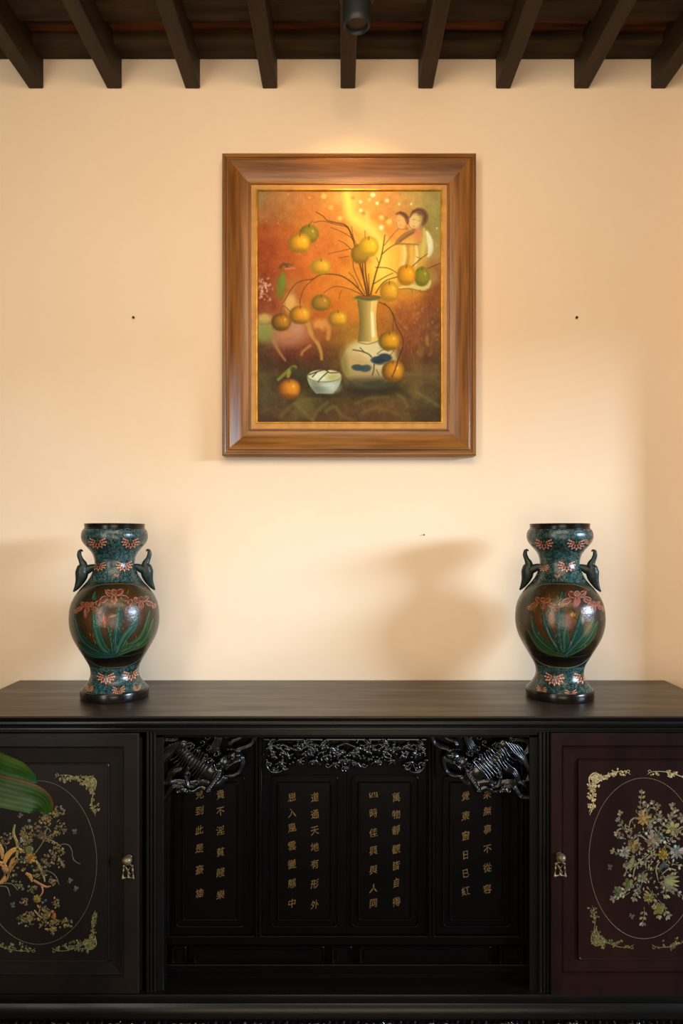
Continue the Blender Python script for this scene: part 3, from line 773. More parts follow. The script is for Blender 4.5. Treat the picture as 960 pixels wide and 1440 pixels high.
        S([(60, 680), (75, 670), (95, 690), (90, 720), (120, 745), (135, 700), (160, 690)], 2, 2, '1A120C', .9, 2); B(150, 740, 10, 30, 'C0A888', .7, .5)
        S([(-85, 800), (-60, 870), (-15, 940)], 2, 1.5, 'B0A070', .9, 2)
    for _ in range(46):
        x = r.gauss(10, 110); y = r.uniform(540, 960)
        if ((x - 8) / 245) ** 2 + ((y - 790) / 280) ** 2 > .9: continue
        a = r.uniform(-.6, .6); L = r.uniform(12, 34)
        S([(x, y), (x + L * .5 * sin(a) + r.uniform(-4, 4), y - L * .5), (x + L * sin(a), y - L * cos(a))], 1.5, 1.0, r.choice(['B08A50', '9A7A48', 'C09868', '6A7A50', '14100A', '14100A']), .75, 1.6, 3)
    for _ in range(10):
        x = r.uniform(-190, 210); y = r.uniform(560, 700)
        B(x, y, r.uniform(8, 20), r.uniform(14, 30), r.choice(['7A4228', '8A5A34', '2A4A30', '6A5A24']), .45, .4, r.uniform(-30, 30))
    A.im = np.clip(A.im, 0, 1)
    return A


def make_vase(px, var, label):
    d = 0.25
    Z = D - d
    u = (170 / 874) * Z / F                     # metres per zoomed unit
    cx = (px - HX) * Z / F
    z0 = 1.0012
    rt = root('cloisonne_vase', (cx, -d, z0), label=label, cat='vase', group='pair of enamelled vases on the sideboard')
    ang = math.atan2(-cx, Z)                    # turned to face the room's middle
    rt.rotation_euler = (0, 0, ang)
    zz = lambda y: z0 + (1332 - y) * u
    A = paint_vase(var); li = A.linear()
    ys, hp = smooth_profile(400)
    n = 420
    th = np.linspace(0, 2 * pi, n, endpoint=False)
    T, Yg = np.meshgrid(th, ys); Hg = np.repeat(hp[:, None], n, 1)
    V = np.stack([cx + Hg * u * np.sin(T), -d - Hg * u * np.cos(T), zz(Yg)], -1)
    V = V[:, ::-1]
    C = A.sample((Hg * np.sin(T)), Yg, li)[:, ::-1]
    lum = C.mean(-1)
    grid_mesh('body', V, M['enamel'], rt, C=C * .82, wrap=True)
    h = lambda v: v * u
    # rim: hollow mouth with a turned lip
    MB().lathe((cx, -d), [(h(212), zz(127)), (h(212), zz(122)), (h(208), zz(118)), (h(209), zz(95)), (h(211), zz(90)), (h(209), zz(87)), (h(196), zz(87)), (h(190), zz(95)), (h(196), zz(140)), (h(170), zz(260)), (h(125), zz(360)), (h(0.1), zz(365))], 96).build('rim', M['bronze'], rt, angle=35)
    MB().lathe((cx, -d), [(h(224), zz(1268)), (h(234), zz(1271)), (h(237), zz(1276)), (h(237), zz(1326)), (h(234), zz(1332)), (h(0.1), zz(1332))], 96).build('foot_ring', M['bronze'], rt, angle=35)
    for sx in (-1, 1):
        q = lambda x, y, o=0.0: Vector((cx + sx * (x - 420) * u, -d - o * u, zz(y)))
        mb = MB()
        k = [(637, 287, 3), (646, 278, 8), (658, 286, 13), (661, 312, 16), (650, 345, 18), (636, 375, 27), (638, 402, 40), (643, 435, 46), (648, 470, 41), (660, 506, 30), (677, 540, 19), (700, 572, 4)]
        mb.tube([q(a, b) for a, b, _ in k], [c * u for _, _, c in k], 18, 5, flat=.85)
        mb.tube([q(548, 398), q(575, 402), q(600, 412), q(630, 425), q(655, 435)], [20 * u, 26 * u, 32 * u, 34 * u, 24 * u], 14, 4, flat=1.0)
        mb.build('handle', M['patina'], rt, smooth=True)
        wb = MB()
        for o in (-1, 1):                        # folded wings on both faces of the bird
            wb.tube([q(590, 408, o * 14), q(620, 425, o * 24), q(645, 450, o * 30), q(655, 490, o * 24)], [6 * u, 17 * u, 20 * u, 4 * u], 10, 4, flat=.4)
            wb.ball(q(676, 528, o * 13), 3.5 * u, 3 * u, 3.5 * u, 8)
        wb.build('wing', M['patina'], rt, smooth=True)
    # children are in world-aligned coordinates about the root, so the root's turn carries them
    return rt


make_vase(161.5, 0, 'tall teal and bronze vase with bird handles standing at the left end of the sideboard')
make_vase(786.5, 1, 'tall teal and bronze vase with bird handles standing at the right end of the sideboard')


# ------------------------------------------------------------------ carved relief
class Relief:
    def __init__(s, w_, h_, step):
        s.step = step
        s.X, s.Y = np.meshgrid(np.arange(0, w_ + step, step, dtype=float), np.arange(0, h_ + step, step, dtype=float))
        s.H = np.zeros(s.X.shape)

    def _sl(s, xa, ya, xb, yb):
        f = lambda v, n: max(0, min(n, int(v / s.step)))
        return (slice(f(ya, s.H.shape[0]), f(yb, s.H.shape[0]) + 2), slice(f(xa, s.H.shape[1]), f(xb, s.H.shape[1]) + 2))

    def ball(s, x, y, rx, ry=None, h=1.0, base=0.0, rot=0):
        ry = ry or rx; m = max(rx, ry) + 2
        sl = s._sl(x - m, y - m, x + m, y + m)
        dx, dy = s.X[sl] - x, s.Y[sl] - y; t = R(rot)
        q = ((dx * cos(t) + dy * sin(t)) / rx) ** 2 + ((-dx * sin(t) + dy * cos(t)) / ry) ** 2
        z = np.where(q < 1, base + h * np.sqrt(np.clip(1 - q, 0, 1)), 0)
        s.H[sl] = np.maximum(s.H[sl], z)

    def tube(s, pts, r0, r1=None, h=20, base=0.0, ridges=0, rdepth=.3, cross=0, sub=6):
        r1 = r0 if r1 is None else r1
        V = [Vector((p[0], p[1], 0)) for p in pts]
        Q, W = catmull(V, list(np.linspace(r0, r1, len(V))), sub)
        m = max(r0, r1) + 3
        sl = s._sl(min(p.x for p in Q) - m, min(p.y for p in Q) - m, max(p.x for p in Q) + m, max(p.y for p in Q) + m)
        X, Y = s.X[sl], s.Y[sl]
        best = np.full(X.shape, 9.0); side = np.zeros(X.shape); along = np.zeros(X.shape); acc = 0
        for i in range(len(Q) - 1):
            ax, ay, bx, by = Q[i].x, Q[i].y, Q[i + 1].x, Q[i + 1].y
            vx, vy = bx - ax, by - ay; L = math.hypot(vx, vy) + 1e-6
            t = np.clip(((X - ax) * vx + (Y - ay) * vy) / (L * L), 0, 1)
            ex, ey = X - ax - t * vx, Y - ay - t * vy
            r = W[i] * (1 - t) + W[i + 1] * t
            q = np.hypot(ex, ey) / r; k = q < best
            best = np.where(k, q, best); side = np.where(k, (vx * ey - vy * ex) / L / r, side); along = np.where(k, acc + t * L, along)
            acc += L
        z = np.where(best < 1, base + h * np.sqrt(np.clip(1 - best ** 2, 0, 1)), 0)
        if ridges: z = z - np.where(z > 0, h * rdepth * (0.5 - 0.5 * np.cos(side * pi * ridges)), 0)
        if cross: z = z - np.where(z > 0, h * rdepth * (0.5 - 0.5 * np.cos(along * 2 * pi / cross + side * side * 2)), 0)
        s.H[sl] = np.maximum(s.H[sl], z)

    def curl(s, x, y, r, a0=0, sg=1, h=18, w_=None):
        w_ = w_ or r * .38
        pts = [(x + r * (1 - q / 9) * cos(a0 + sg * q * .8), y + r * (1 - q / 9) * sin(a0 + sg * q * .8)) for q in range(8)]
        s.tube(pts, w_, w_ * .7, h, base=6, sub=3); s.ball(x, y, r * .3, h=h * 1.1, base=6)

    def build(s, name, mat_, parent, x0, y0, k, d0, hs, mirror=None, **kw):
        """x0,y0 = pixel of the relief's origin, k = pixels per unit; hs = metres per height unit"""
        keepv = s.H > 0.5
        kf = keepv[:-1, :-1] & keepv[1:, :-1] & keepv[:-1, 1:] & keepv[1:, 1:]
        big = kf.copy()
        pad = np.pad(kf, 1)
        for a in (0, 1, 2):
            for b in (0, 1, 2): big |= pad[a:a + kf.shape[0], b:b + kf.shape[1]]
        px, py = x0 + s.X * k, y0 + s.Y * k
        if mirror is not None: px = mirror * 2 - px
        dd = d0 + s.H * hs
        V = np.stack([(px - HX) * (D - d0) / F, -dd, EYE + (HY - py) * (D - d0) / F], -1)
        return grid_mesh(name, V, mat_, parent, keep=big, **kw)


def beast():
    A = Relief(960, 690, 3.0)
    T, B = A.tube, A.ball
    A.tube([(430, 590), (500, 560), (560, 590), (640, 590)], 18, 14, 6)
    T([(440, 520), (520, 510), (600, 520), (700, 505), (760, 520)], 26, 20, 8)
    T([(300, 480), (340, 520), (400, 540)], 26, 16, 8)
    # body from shoulder to rump
    T([(425, 420), (500, 370), (580, 320), (640, 260), (690, 200)], 72, 56, 30, base=6)
    sl = A.H > 20
    T([(640, 180), (700, 200), (780, 290), (830, 350), (860, 400)], 48, 28, 36, base=8)
    T([(860, 380), (862, 430), (840, 480)], 30, 22, 40, base=8, ridges=3)
    # wavy fleece ridges over the flank
    for i in range(11):
        x0, y0 = 445 + i * 22, 388 - i * 15
        pts = [(x0 - 66 + t * 34 + 7 * sin(t * 2.2 + i * .5), y0 - 70 + t * 38 + 8 * sin(t * 1.8 + i)) for t in range(5)]
        T(pts, 9.5, 7, 18, base=26, sub=6)
    for i in range(5):
        T([(648 + i * 25, 150 + i * 7), (688 + i * 24, 200 + i * 3), (726 + i * 21, 246 + i * 4), (772 + i * 15, 290 + i * 5), (806 + i * 10, 342 + i * 5), (840 + i * 5, 400)], 9, 6, 20, base=34, sub=6)
    # tail
    T([(700, 185), (735, 240), (790, 262), (835, 235), (850, 185), (825, 150), (770, 140), (715, 140), (685, 110), (700, 85), (730, 90)], 25, 15, 30, base=14, ridges=3)
    for x, y, r in ((730, 95, 20), (830, 95, 17), (885, 165, 20), (838, 235, 16), (560, 190, 22), (580, 178, 20), (650, 160, 18)): A.curl(x, y, r, x, 1, 26)
    T([(830, 95), (800, 85), (740, 80)], 8, 8, 16, base=8)
    # mane and cloud curls over the head
    T([(390, 230), (360, 180), (345, 130), (380, 95), (430, 100)], 42, 30, 20, base=8, ridges=5)
    for x, y, r in ((270, 102, 24), (300, 105, 20), (350, 100, 24), (435, 112, 28), (478, 162, 28), (500, 225, 26), (420, 215, 22), (365, 255, 30), (405, 312, 30), (350, 345, 26), (330, 250, 20), (450, 270, 26), (380, 390, 26), (470, 320, 22)): A.curl(x, y, r, x * .7, -1 if int(x) % 2 else 1, 44)
    # head: brow, muzzle, eyes, jaw
    B(215, 285, 75, 48, 40, 8, 20); B(178, 268, 36, 26, 52, 12); B(225, 290, 22, 18, 60, 10); B(265, 345, 20, 18, 62, 6); B(295, 280, 18, 16, 58, 8); B(300, 340, 55, 60, 30, 8); B(315, 375, 14, 14, 50, 10); B(330, 325, 14, 14, 48, 10)
    for x in (190, 213, 238, 264): B(x, 222, 14, 12, 32, 12)
    T([(170, 320), (230, 345), (280, 390)], 16, 12, 34, base=6)
    # horn and whisker ribbons
    T([(48, 85), (42, 130), (62, 172), (105, 200), (150, 215), (190, 228)], 23, 20, 26, base=8, ridges=4)
    T([(128, 82), (150, 120), (190, 140), (225, 155), (252, 185)], 14, 22, 26, base=8, ridges=4)
    T([(150, 300), (143, 350), (158, 400), (190, 430), (240, 448), (285, 450)], 24, 14, 26, base=8, ridges=4)
    # fore leg with scales, raised paw, hind ribbons
    T([(335, 405), (350, 450), (385, 500), (425, 555), (440, 580)], 30, 22, 36, base=12, cross=22); B(425, 575, 26, 16, 32, 8, 20)
    T([(590, 385), (612, 430), (612, 480), (590, 530), (555, 535), (530, 515)], 20, 14, 34, base=10, ridges=3); A.curl(600, 430, 30, 1, 1, 40)
    for a in range(5): B(608 + a * 20, 572 + abs(a - 2) * 4, 14, 26, 34, 8, (a - 2) * 14)
    B(645, 560, 40, 24, 34, 8)
    T([(670, 385), (715, 405), (750, 445), (775, 495), (830, 525)], 32, 22, 32, base=10, ridges=4)
    T([(655, 535), (720, 535), (758, 580), (790, 622), (840, 628), (890, 640)], 26, 20, 26, base=8, ridges=4)
    for a in range(4): B(800 + a * 22, 490 - a * 6, 12, 24, 38, 8, 20)
    T([(840, 490), (880, 500), (915, 492)], 14, 5, 20, base=4)
    return A


def frieze():
    A = Relief(1130, 280, 3.2)
    r = random.Random(9)

    def half(m):
        X = (lambda x: x) if not m else (lambda x: 1130 - x)
        A.tube([(X(20), 90), (X(120), 60), (X(230), 100), (X(340), 60), (X(450), 90), (X(565), 50)], 9, 9, 14, base=10)
        for x, y in ((60, 130), (110, 90), (170, 130), (240, 90), (300, 120), (360, 90), (420, 140), (480, 90), (520, 130)):
            for _ in range(18): A.ball(X(x + r.gauss(0, 28)), y + r.gauss(0, 24), r.uniform(9, 13), h=26, base=10)
        for x, y, a in ((110, 180, 80), (235, 170, 40), (360, 170, 110), (480, 190, 60), (30, 60, 10), (280, 55, -30), (400, 50, 20), (540, 165, 90)):
            for q in range(-2, 3):
                t = R(a + q * 34); A.tube([(X(x), y), (X(x + 26 * cos(t)), y + 26 * sin(t)), (X(x + 46 * cos(t)), y + 42 * sin(t))], 12, 3, 20, base=8, ridges=2)
        for x, y, rr in ((40, 200, 26), (75, 225, 22), (145, 215, 22), (330, 190, 20), (440, 200, 22), (555, 225, 20)): A.curl(X(x), y, rr, x, 1, 24)
        A.tube([(X(20), 165), (X(25), 215), (X(60), 250), (X(110), 248), (X(150), 220)], 9, 7, 22, base=6)
    half(False); half(True)
    A.tube([(10, 30), (1120, 30)], 12, 12, 10)
    return A


# ------------------------------------------------------------------ inlay drawing with thin raised pieces
class Inlay(MB):
    def __init__(s, d, seed):
        super().__init__(); s.d = d; s.r = random.Random(seed)

    def poly(s, pts, c, rise=0.0011):
        cc = lin(c) * s.r.uniform(.28, .78)
        n = len(pts); d0, d1 = s.d - .0002, s.d + rise * s.r.uniform(.7, 1.1)
        cx = sum(p[0] for p in pts) / n; cy = sum(p[1] for p in pts) / n
        top = [P(cx + (x - cx) * .86, cy + (y - cy) * .86, s.d) for x, y in pts]
        vs = [P(x, y, s.d) for x, y in pts]
        vs = [(v.x, -d0, v.z) for v in vs] + [(v.x, -d1, v.z) for v in top]
        return s.add(vs, [(i, (i + 1) % n, n + (i + 1) % n, n + i) for i in range(n)] + [tuple(n + i for i in range(n))], [tuple(cc)] * (2 * n))

    def leaf(s, x, y, a, L, W, c):
        t = R(a); u = (cos(t), -sin(t)); v = (sin(t), cos(t))
        q = [(0, 0), (.3, .42), (.6, .5), (.85, .25), (1, 0), (.85, -.25), (.6, -.5), (.3, -.42)]
        s.poly([(x + u[0] * L * a_ + v[0] * W * b_, y + u[1] * L * a_ + v[1] * W * b_) for a_, b_ in q], c)

    def flower(s, x, y, r_, n, c, c2=None):
        a0 = s.r.uniform(0, 360)
        for k in range(n): s.leaf(x + r_ * .15 * cos(R(a0 + k * 360 / n)), y - r_ * .15 * sin(R(a0 + k * 360 / n)), a0 + k * 360 / n, r_ * s.r.uniform(.8, 1.05), r_ * 3.4 / n, c)
        s.dot(x, y, r_ * .32, c2 or c, .0018)

    def dot(s, x, y, r_, c, rise=.0011, n=7):
        s.poly([(x + r_ * cos(2 * pi * k / n), y + r_ * sin(2 * pi * k / n)) for k in range(n)], c, rise)

    def rose(s, x, y, r_, c):
        for ring, (rr, n) in enumerate(((.75, 8), (.45, 6))):
            for k in range(n):
                a = 2 * pi * k / n + ring; s.dot(x + r_ * rr * cos(a), y + r_ * rr * sin(a), r_ * .26, c, .001 + ring * .0005, 6)
        s.dot(x, y, r_ * .2, c, .002, 6)

    def vine(s, pts, w_, c, sub=5, rise=.0008):
        V = [Vector((p[0], p[1], 0)) for p in pts]
        W = w_ if isinstance(w_, list) else [w_] * len(V)
        Q, W = catmull(V, W, sub)
        cc = tuple(lin(c) * .7); vs, m = [], len(Q)
        for i, p in enumerate(Q):
            t = (Q[min(i + 1, m - 1)] - Q[max(i - 1, 0)]).normalized(); n = Vector((-t.y, t.x, 0)) * W[i] * .5
            for sg, dd in ((-1, -.0002), (-.6, rise), (.6, rise), (1, -.0002)):
                w3 = P(p.x + n.x * sg, p.y + n.y * sg, s.d); vs.append((w3.x, -s.d - dd, w3.z))
        s.add(vs, [(i * 4 + k, i * 4 + k + 1, i * 4 + 5 + k, i * 4 + 4 + k) for i in range(m - 1) for k in range(3)], [cc] * len(vs))

    def bird(s, x, y, a, L, c):
        t = R(a); u = (cos(t), -sin(t)); v = (sin(t), cos(t))
        f = lambda q: [(x + (u[0] * p[0] + v[0] * p[1]) * L, y + (u[1] * p[0] + v[1] * p[1]) * L) for p in q]
        s.poly(f([(-.5, 0), (-.3, .18), (.1, .22), (.4, .1), (.62, .02), (.45, -.12), (.1, -.14), (-.3, -.1)]), c)
        s.dot(*f([(.5, -.08)])[0], L * .13, c, .0014); s.poly(f([(-.4, 0), (-1.0, .15), (-1.05, -.02)]), c); s.poly(f([(.1, -.1), (-.25, -.45), (-.35, -.1)]), c, .0016)

    def butterfly(s, x, y, a, L, c):
        for q, w_ in ((35, .6), (-35, .6), (145, .45), (215, .45)): s.leaf(x, y, a + q, L * w_ * 1.3, L * w_ * .9, c)

    def spray(s, x, y, a, L, n, c, size=4.5):
        """little stem with paired leaves"""
        t = R(a); s.vine([(x, y), (x + L * .5 * cos(t + .15), y - L * .5 * sin(t + .15)), (x + L * cos(t), y - L * sin(t))], .6, c[0])
        for k in range(n):
            q = (k + 1) / n; sx, sy = x + L * q * cos(t), y - L * q * sin(t)
            for sg in (-1, 1): s.leaf(sx, sy, a + sg * s.r.uniform(30, 70), size * s.r.uniform(.8, 1.2), size * .55, s.r.choice(c))
        s.leaf(x + L * cos(t), y - L * sin(t), a, size, size * .6, s.r.choice(c))

    def corner(s, x, y, sx, sy, w_, h_, cs):
        """vine ornament in a panel corner: (x,y) the corner, arms w_ and h_ px long"""
        X = lambda a: x + sx * a; Y = lambda b: y + sy * b
        s.vine([(X(w_), Y(5)), (X(w_ - 8), Y(1)), (X(w_ * .62), Y(2)), (X(w_ * .3), Y(10)), (X(10), Y(14)), (X(6), Y(h_ * .4)), (X(8), Y(h_ * .7)), (X(3), Y(h_))], [.5, .6, .9, 1.2, 1.5, 1.2, .9, .5], cs[0])
        s.vine([(X(4), Y(22)), (X(2), Y(10)), (X(9), Y(3)), (X(17), Y(7)), (X(15), Y(16)), (X(9), Y(17))], 1.6, cs[0])
        r = s.r
        for q in range(72):
            t = r.random(); arm = q % 2
            if arm: px, py = 6 + (w_ - 12) * t ** 1.7, 3 + 11 * (1 - t) + r.gauss(0, 3.2)
            else: px, py = 4 + 8 * (1 - t) + r.gauss(0, 3.0), 6 + (h_ - 10) * t ** 1.7
            for k in range(3): s.leaf(X(px), Y(py), r.uniform(0, 360), r.uniform(3.0, 5.4) * (1.15 - .5 * t), r.uniform(2.0, 3.2), r.choice(cs))
        for px, py, rr in ((10, 8, 4), (18, 12, 3.2), (9, 22, 3.2), (w_ * .55, 5, 2.6), (6, h_ * .62, 2.6)): s.flower(X(px), Y(py), rr, 5, r.choice(cs))
        for px, py in ((w_ - 3, 3), (4, h_ - 3)): s.vine([(X(px), Y(py)), (X(px + 2), Y(py - 3)), (X(px - 1), Y(py - 4)), (X(px - 2), Y(py - 1))], .7, cs[0])

    def oval(s, cx, cy, rx, ry, c, w_=.8):
        s.vine([(cx + rx * cos(2 * pi * k / 48), cy + ry * sin(2 * pi * k / 48)) for k in range(49)], w_, c, sub=2, rise=.0004)


# ------------------------------------------------------------------ the sideboard
sb = root('sideboard', (0, -0.25, 0), label='long black lacquered sideboard with inlaid doors and gilt characters along the wall', cat='sideboard')
XL, XR = -1.143, 1.146
MB().prism_x([(0.0, 1.0), (0.4955, 1.0), (0.4975, 0.9985), (0.4975, 0.9965), (0.0, 0.9965)], XL, XR).build('tabletop', M['top'], sb, angle=25)
pr = [(0.0, 0.9964), (0.4985, 0.9964), (0.5, 0.9945), (0.4985, 0.9915), (0.494, 0.990), (0.4935, 0.9875)]
pr += [(0.489 + 0.0065 * sin(t), 0.9775 + 0.0095 * cos(t)) for t in np.linspace(0.25, pi - .2, 9)]
pr += [(0.484, 0.967), (0.484, 0.9645), (0.487, 0.963), (0.4875, 0.960), (0.484, 0.958), (0.479, 0.957), (0.479, 0.950), (0, 0.950)]
MB().prism_x(pr, XL, XR).build('edge_moulding', M['lacquer'], sb, angle=25)
# carcass
cx0, cx1 = -1.112, 1.115
c = MB()
c.box((cx0, -0.05, 0.12), (cx0 + .03, -0.462, 0.95)); c.box((cx1 - .03, -0.05, 0.12), (cx1, -0.462, 0.95))
c.box((cx0, -0.02, 0.12), (cx1, -0.05, 0.95)); c.box((cx0, -0.02, 0.115), (cx1, -0.462, 0.14))
c.box((cx0, -0.02, 0.93), (cx1, -0.462, 0.9495))
for px in (203, 764): c.box((P(px, 0, .47).x - .008, -0.05, 0.14), (P(px, 0, .47).x + .008, -0.462, 0.94))
c.build('carcass', M['dark'], sb)


def reeds(mb, x0, x1, y0, y1, d, n):
    """vertical half-round reeds between two pixel columns"""
    a, b = P(x0, y0, d), P(x1, y1, d); w_ = (b.x - a.x) / n
    pts = []
    for i in range(n):
        for t in np.linspace(0, pi, 7)[:-1] if i < n - 1 else np.linspace(0, pi, 7):
            pts.append((a.x + w_ * (i + .5) - w_ * .5 * cos(t), d + w_ * .42 * sin(t)))
    m = len(pts)
    vs = [(x, -dd, z) for z in (a.z, b.z) for x, dd in pts]
    fs = [(i, i + 1, m + i + 1, m + i) for i in range(m - 1)]
    mb.add(vs, fs)
    return mb


for x0, x1 in ((205, 219.5), (756, 773)):
    mb = MB(); mb.pbox(x0, 1029, x1, 1396, .44, .4655); reeds(mb, x0, x1, 1029, 1396, .4655, 3)
    mb.build('post', M['lacquer'], sb, angle=40)
for x0, x1 in ((196, 205), (219.5, 230), (744, 756)):
    MB().pbox(x0, 1029, x1, 1398, .42, .462).build('stile', M['lacquer'], sb)
for x0, x1 in ((-96, -91), (1039, 1044)):
    MB().pbox(x0, 1029, x1, 1398, .42, .462).build('stile', M['lacquer'], sb)

# ---- doors
DP = 0.4735


def door(x0, y0, x1, y1, q1, q2, mt, label):
    """q1 = (x0,y0,x1,y1) inner bead rectangle, q2 = raised panel rectangle"""
    dr = root('door', (0, 0, 0)); dr.parent = sb; dr.location = P((x0 + x1) / 2, y1, .47) - sb.location
    dr['label'] = label
    mb = MB(); mb.pbox(x0, y0, x1, y1, .445, .4655, 0)
    mb.build('back_board', mt, dr)
    fr = MB(); k = (D - .47) / F
    a, b = (x0, y0, x1, y1), q1
    # frame of four mitred members between the outer edge and the bead
    def quad(o, i, do, di):
        po = [P(o[0], o[1], .47), P(o[2], o[1], .47), P(o[2], o[3], .47), P(o[0], o[3], .47)]
        pi_ = [P(i[0], i[1], .47), P(i[2], i[1], .47), P(i[2], i[3], .47), P(i[0], i[3], .47)]
        for s_ in range(4):
            n = (s_ + 1) % 4
            fr.add([(po[s_].x, -do, po[s_].z), (po[n].x, -do, po[n].z), (pi_[n].x, -di, pi_[n].z), (pi_[s_].x, -di, pi_[s_].z)], [(0, 1, 2, 3)])
    sh = lambda q, e: (q[0] + e, q[1] + e, q[2] - e, q[3] - e)
    quad(a, a, .462, .477); quad(a, sh(a, 1), .477, .4785); quad(sh(a, 1), sh(b, -1.5), .4785, .4785); quad(sh(b, -1.5), sh(b, -.8), .4785, .4765)
    quad(sh(b, -.8), sh(b, 0), .4765, .4795); quad(sh(b, 0), sh(b, .8), .4795, .4765); quad(sh(b, .8), sh(b, 1.2), .4765, .4705); quad(sh(b, 1.2), sh(q2, -1), .4705, .4680)
    fr.build('door_frame', mt, dr)
    pn = MB(); pn.rect_round(*q2, 4, [(-1, .466), (0, .4735), (.5, .4748), (1.4, .4748), (2.0, DP), (3, DP)], .47)
    pn.build('door_panel', mt, dr)
    return dr


ld = door(-91, 1030.5, 196, 1395, (-70, 1050, 174, 1371), (-50, 1073, 154, 1352), M['left_door'], 'dark brown door with gold flower inlay in an oval')
rd = door(773, 1030, 1039, 1398, (790, 1048.5, 1018, 1367), (812, 1068, 998, 1349), M['right_door'], 'reddish brown door with silver and gold flower inlay in an oval')
PAL_R = ['A89468', '8E8468', 'B8A878', '7E7A66', '9A8E78', 'A88A4A', '6A6A50', 'B0A890']
PAL_L = ['9A7A42', '7A6840', 'B08844', '84704A', '6E6242', '8A7450', 'A88C58', '5E5A40']
LIT_GOLD = ['E8CC94', 'DCC080', 'F0D8A8', 'CCAC70', 'E0C490']  # top corners: the stronger light up there is put into these tones
SHADED_GOLD = ['8A7C4A', '7A7044', '9A8A54', '6E6840']  # duller corners: the weaker light is painted into these tones

I = Inlay(DP + .0002, 11)
I.corner(826, 1084, 1, 1, 60, 62, LIT_GOLD); I.corner(986, 1084, -1, 1, 76, 60, LIT_GOLD); I.corner(829, 1333, 1, -1, 62, 60, SHADED_GOLD); I.corner(986, 1333, -1, -1, 70, 60, SHADED_GOLD)
I.build('corner_inlay', M['inlay'], rd, kind='stuff')
I = Inlay(DP + .0002, 12); I.oval(905, 1207, 77, 113, '8A7858', .7); I.build('oval_line', M['inlay'], rd)
I = Inlay(DP + .0002, 13)
r_ = I.r
for x, y, a, L, n in ((903, 1150, 92, 34, 5), (920, 1185, 60, 40, 6), (900, 1190, 130, 46, 7), (890, 1205, 165, 28, 4), (930, 1195, 40, 60, 7), (905, 1225, 250, 40, 6), (912, 1250, 290, 40, 5), (895, 1240, 215, 34, 5),
                      (925, 1240, 330, 40, 5), (940, 1170, 75, 30, 4), (935, 1160, 120, 34, 4), (915, 1170, 100, 36, 5), (880, 1180, 150, 14, 3), (925, 1265, 300, 26, 4), (885, 1255, 200, 24, 3), (950, 1200, 10, 40, 5), (945, 1215, 340, 44, 5),
                      (915, 1205, 200, 36, 5), (905, 1275, 265, 22, 3), (947, 1150, 95, 16, 3), (930, 1225, 280, 34, 5), (908, 1165, 40, 24, 4), (938, 1185, 150, 24, 4)):
    I.spray(x, y, a, L, n, PAL_R, 6.5)
for _ in range(240):
    a = r_.uniform(0, 6.28); q = r_.random() ** .6
    x, y = 916 + 42 * q * cos(a), 1202 + 74 * q * sin(a) * (1 if sin(a) > 0 else .92)
    if x > 905 or abs(y - 1200) < 60: I.leaf(x, y, r_.uniform(0, 360), r_.uniform(3, 7), r_.uniform(1.4, 3), r_.choice(PAL_R))
I.flower(905, 1151, 11, 9, 'B08A4C', 'B8923C'); I.rose(932, 1202, 8, 'B89030'); I.rose(911, 1262, 7.5, 'A08A44'); I.flower(890, 1190, 10, 5, 'A07C44'); I.flower(878, 1198, 8, 8, 'A8A290'); I.flower(945, 1165, 11, 6, 'A89C60')
I.flower(918, 1182, 11, 8, 'A88C6C'); I.flower(951, 1198, 11, 9, 'B0A69A'); I.flower(903, 1233, 8, 6, '8A8058'); I.flower(868, 1252, 7, 5, '6E7048'); I.flower(925, 1278, 9, 5, '9A8A3C'); I.flower(883, 1243, 9, 5, '84803C')
I.flower(975, 1185, 11, 8, 'A89C60'); I.flower(970, 1225, 10, 7, 'A88C6C'); I.flower(960, 1150, 8, 6, '9A8E78')
for q in range(6): I.leaf(932, 1236 + q * 1.2, 25 - q * 14, 24, 4.5, r_.choice(['B0A048', '9A9458', 'A8A888']))
for x, y, c in ((908, 1172, 'C8E0D0'), (922, 1191, '70B090'), (949, 1190, '88C8B0'), (934, 1184, 'E8E4D8'), (930, 1176, '2E6A54'), (903, 1213, 'D8C8C0'), (885, 1231, 'C8C0B0')): I.dot(x, y, 2.3, c, .002)
I.bird(886, 1214, 60, 20, '8A8258'); I.bird(931, 1218, 230, 16, '5E6258')
for pts in ([(866, 1177), (868, 1168), (876, 1165), (888, 1168)], [(890, 1180), (898, 1175), (907, 1180), (912, 1188)], [(884, 1165), (886, 1155), (892, 1150)], [(908, 1222), (908, 1210), (915, 1203), (925, 1202)], [(890, 1235), (892, 1222), (900, 1210), (912, 1201)],
            [(925, 1238), (922, 1222), (927, 1212)], [(952, 1175), (954, 1166), (962, 1162)], [(930, 1230), (940, 1222), (950, 1224)]):
    I.vine(pts, [1.0, 2.2, 2.0, 1.0][:len(pts)], '9A8E70')
for x, y, a in ((871, 1144, 60), (924, 1132, -45), (887, 1288, -30), (857, 1220, 80)): I.butterfly(x, y, a, 7, 'A89468' if y < 1200 else '5A5238')  # lower butterflies darker, the light's downward falloff put into their colour
I.build('flower_inlay', M['inlay'], rd, kind='stuff')

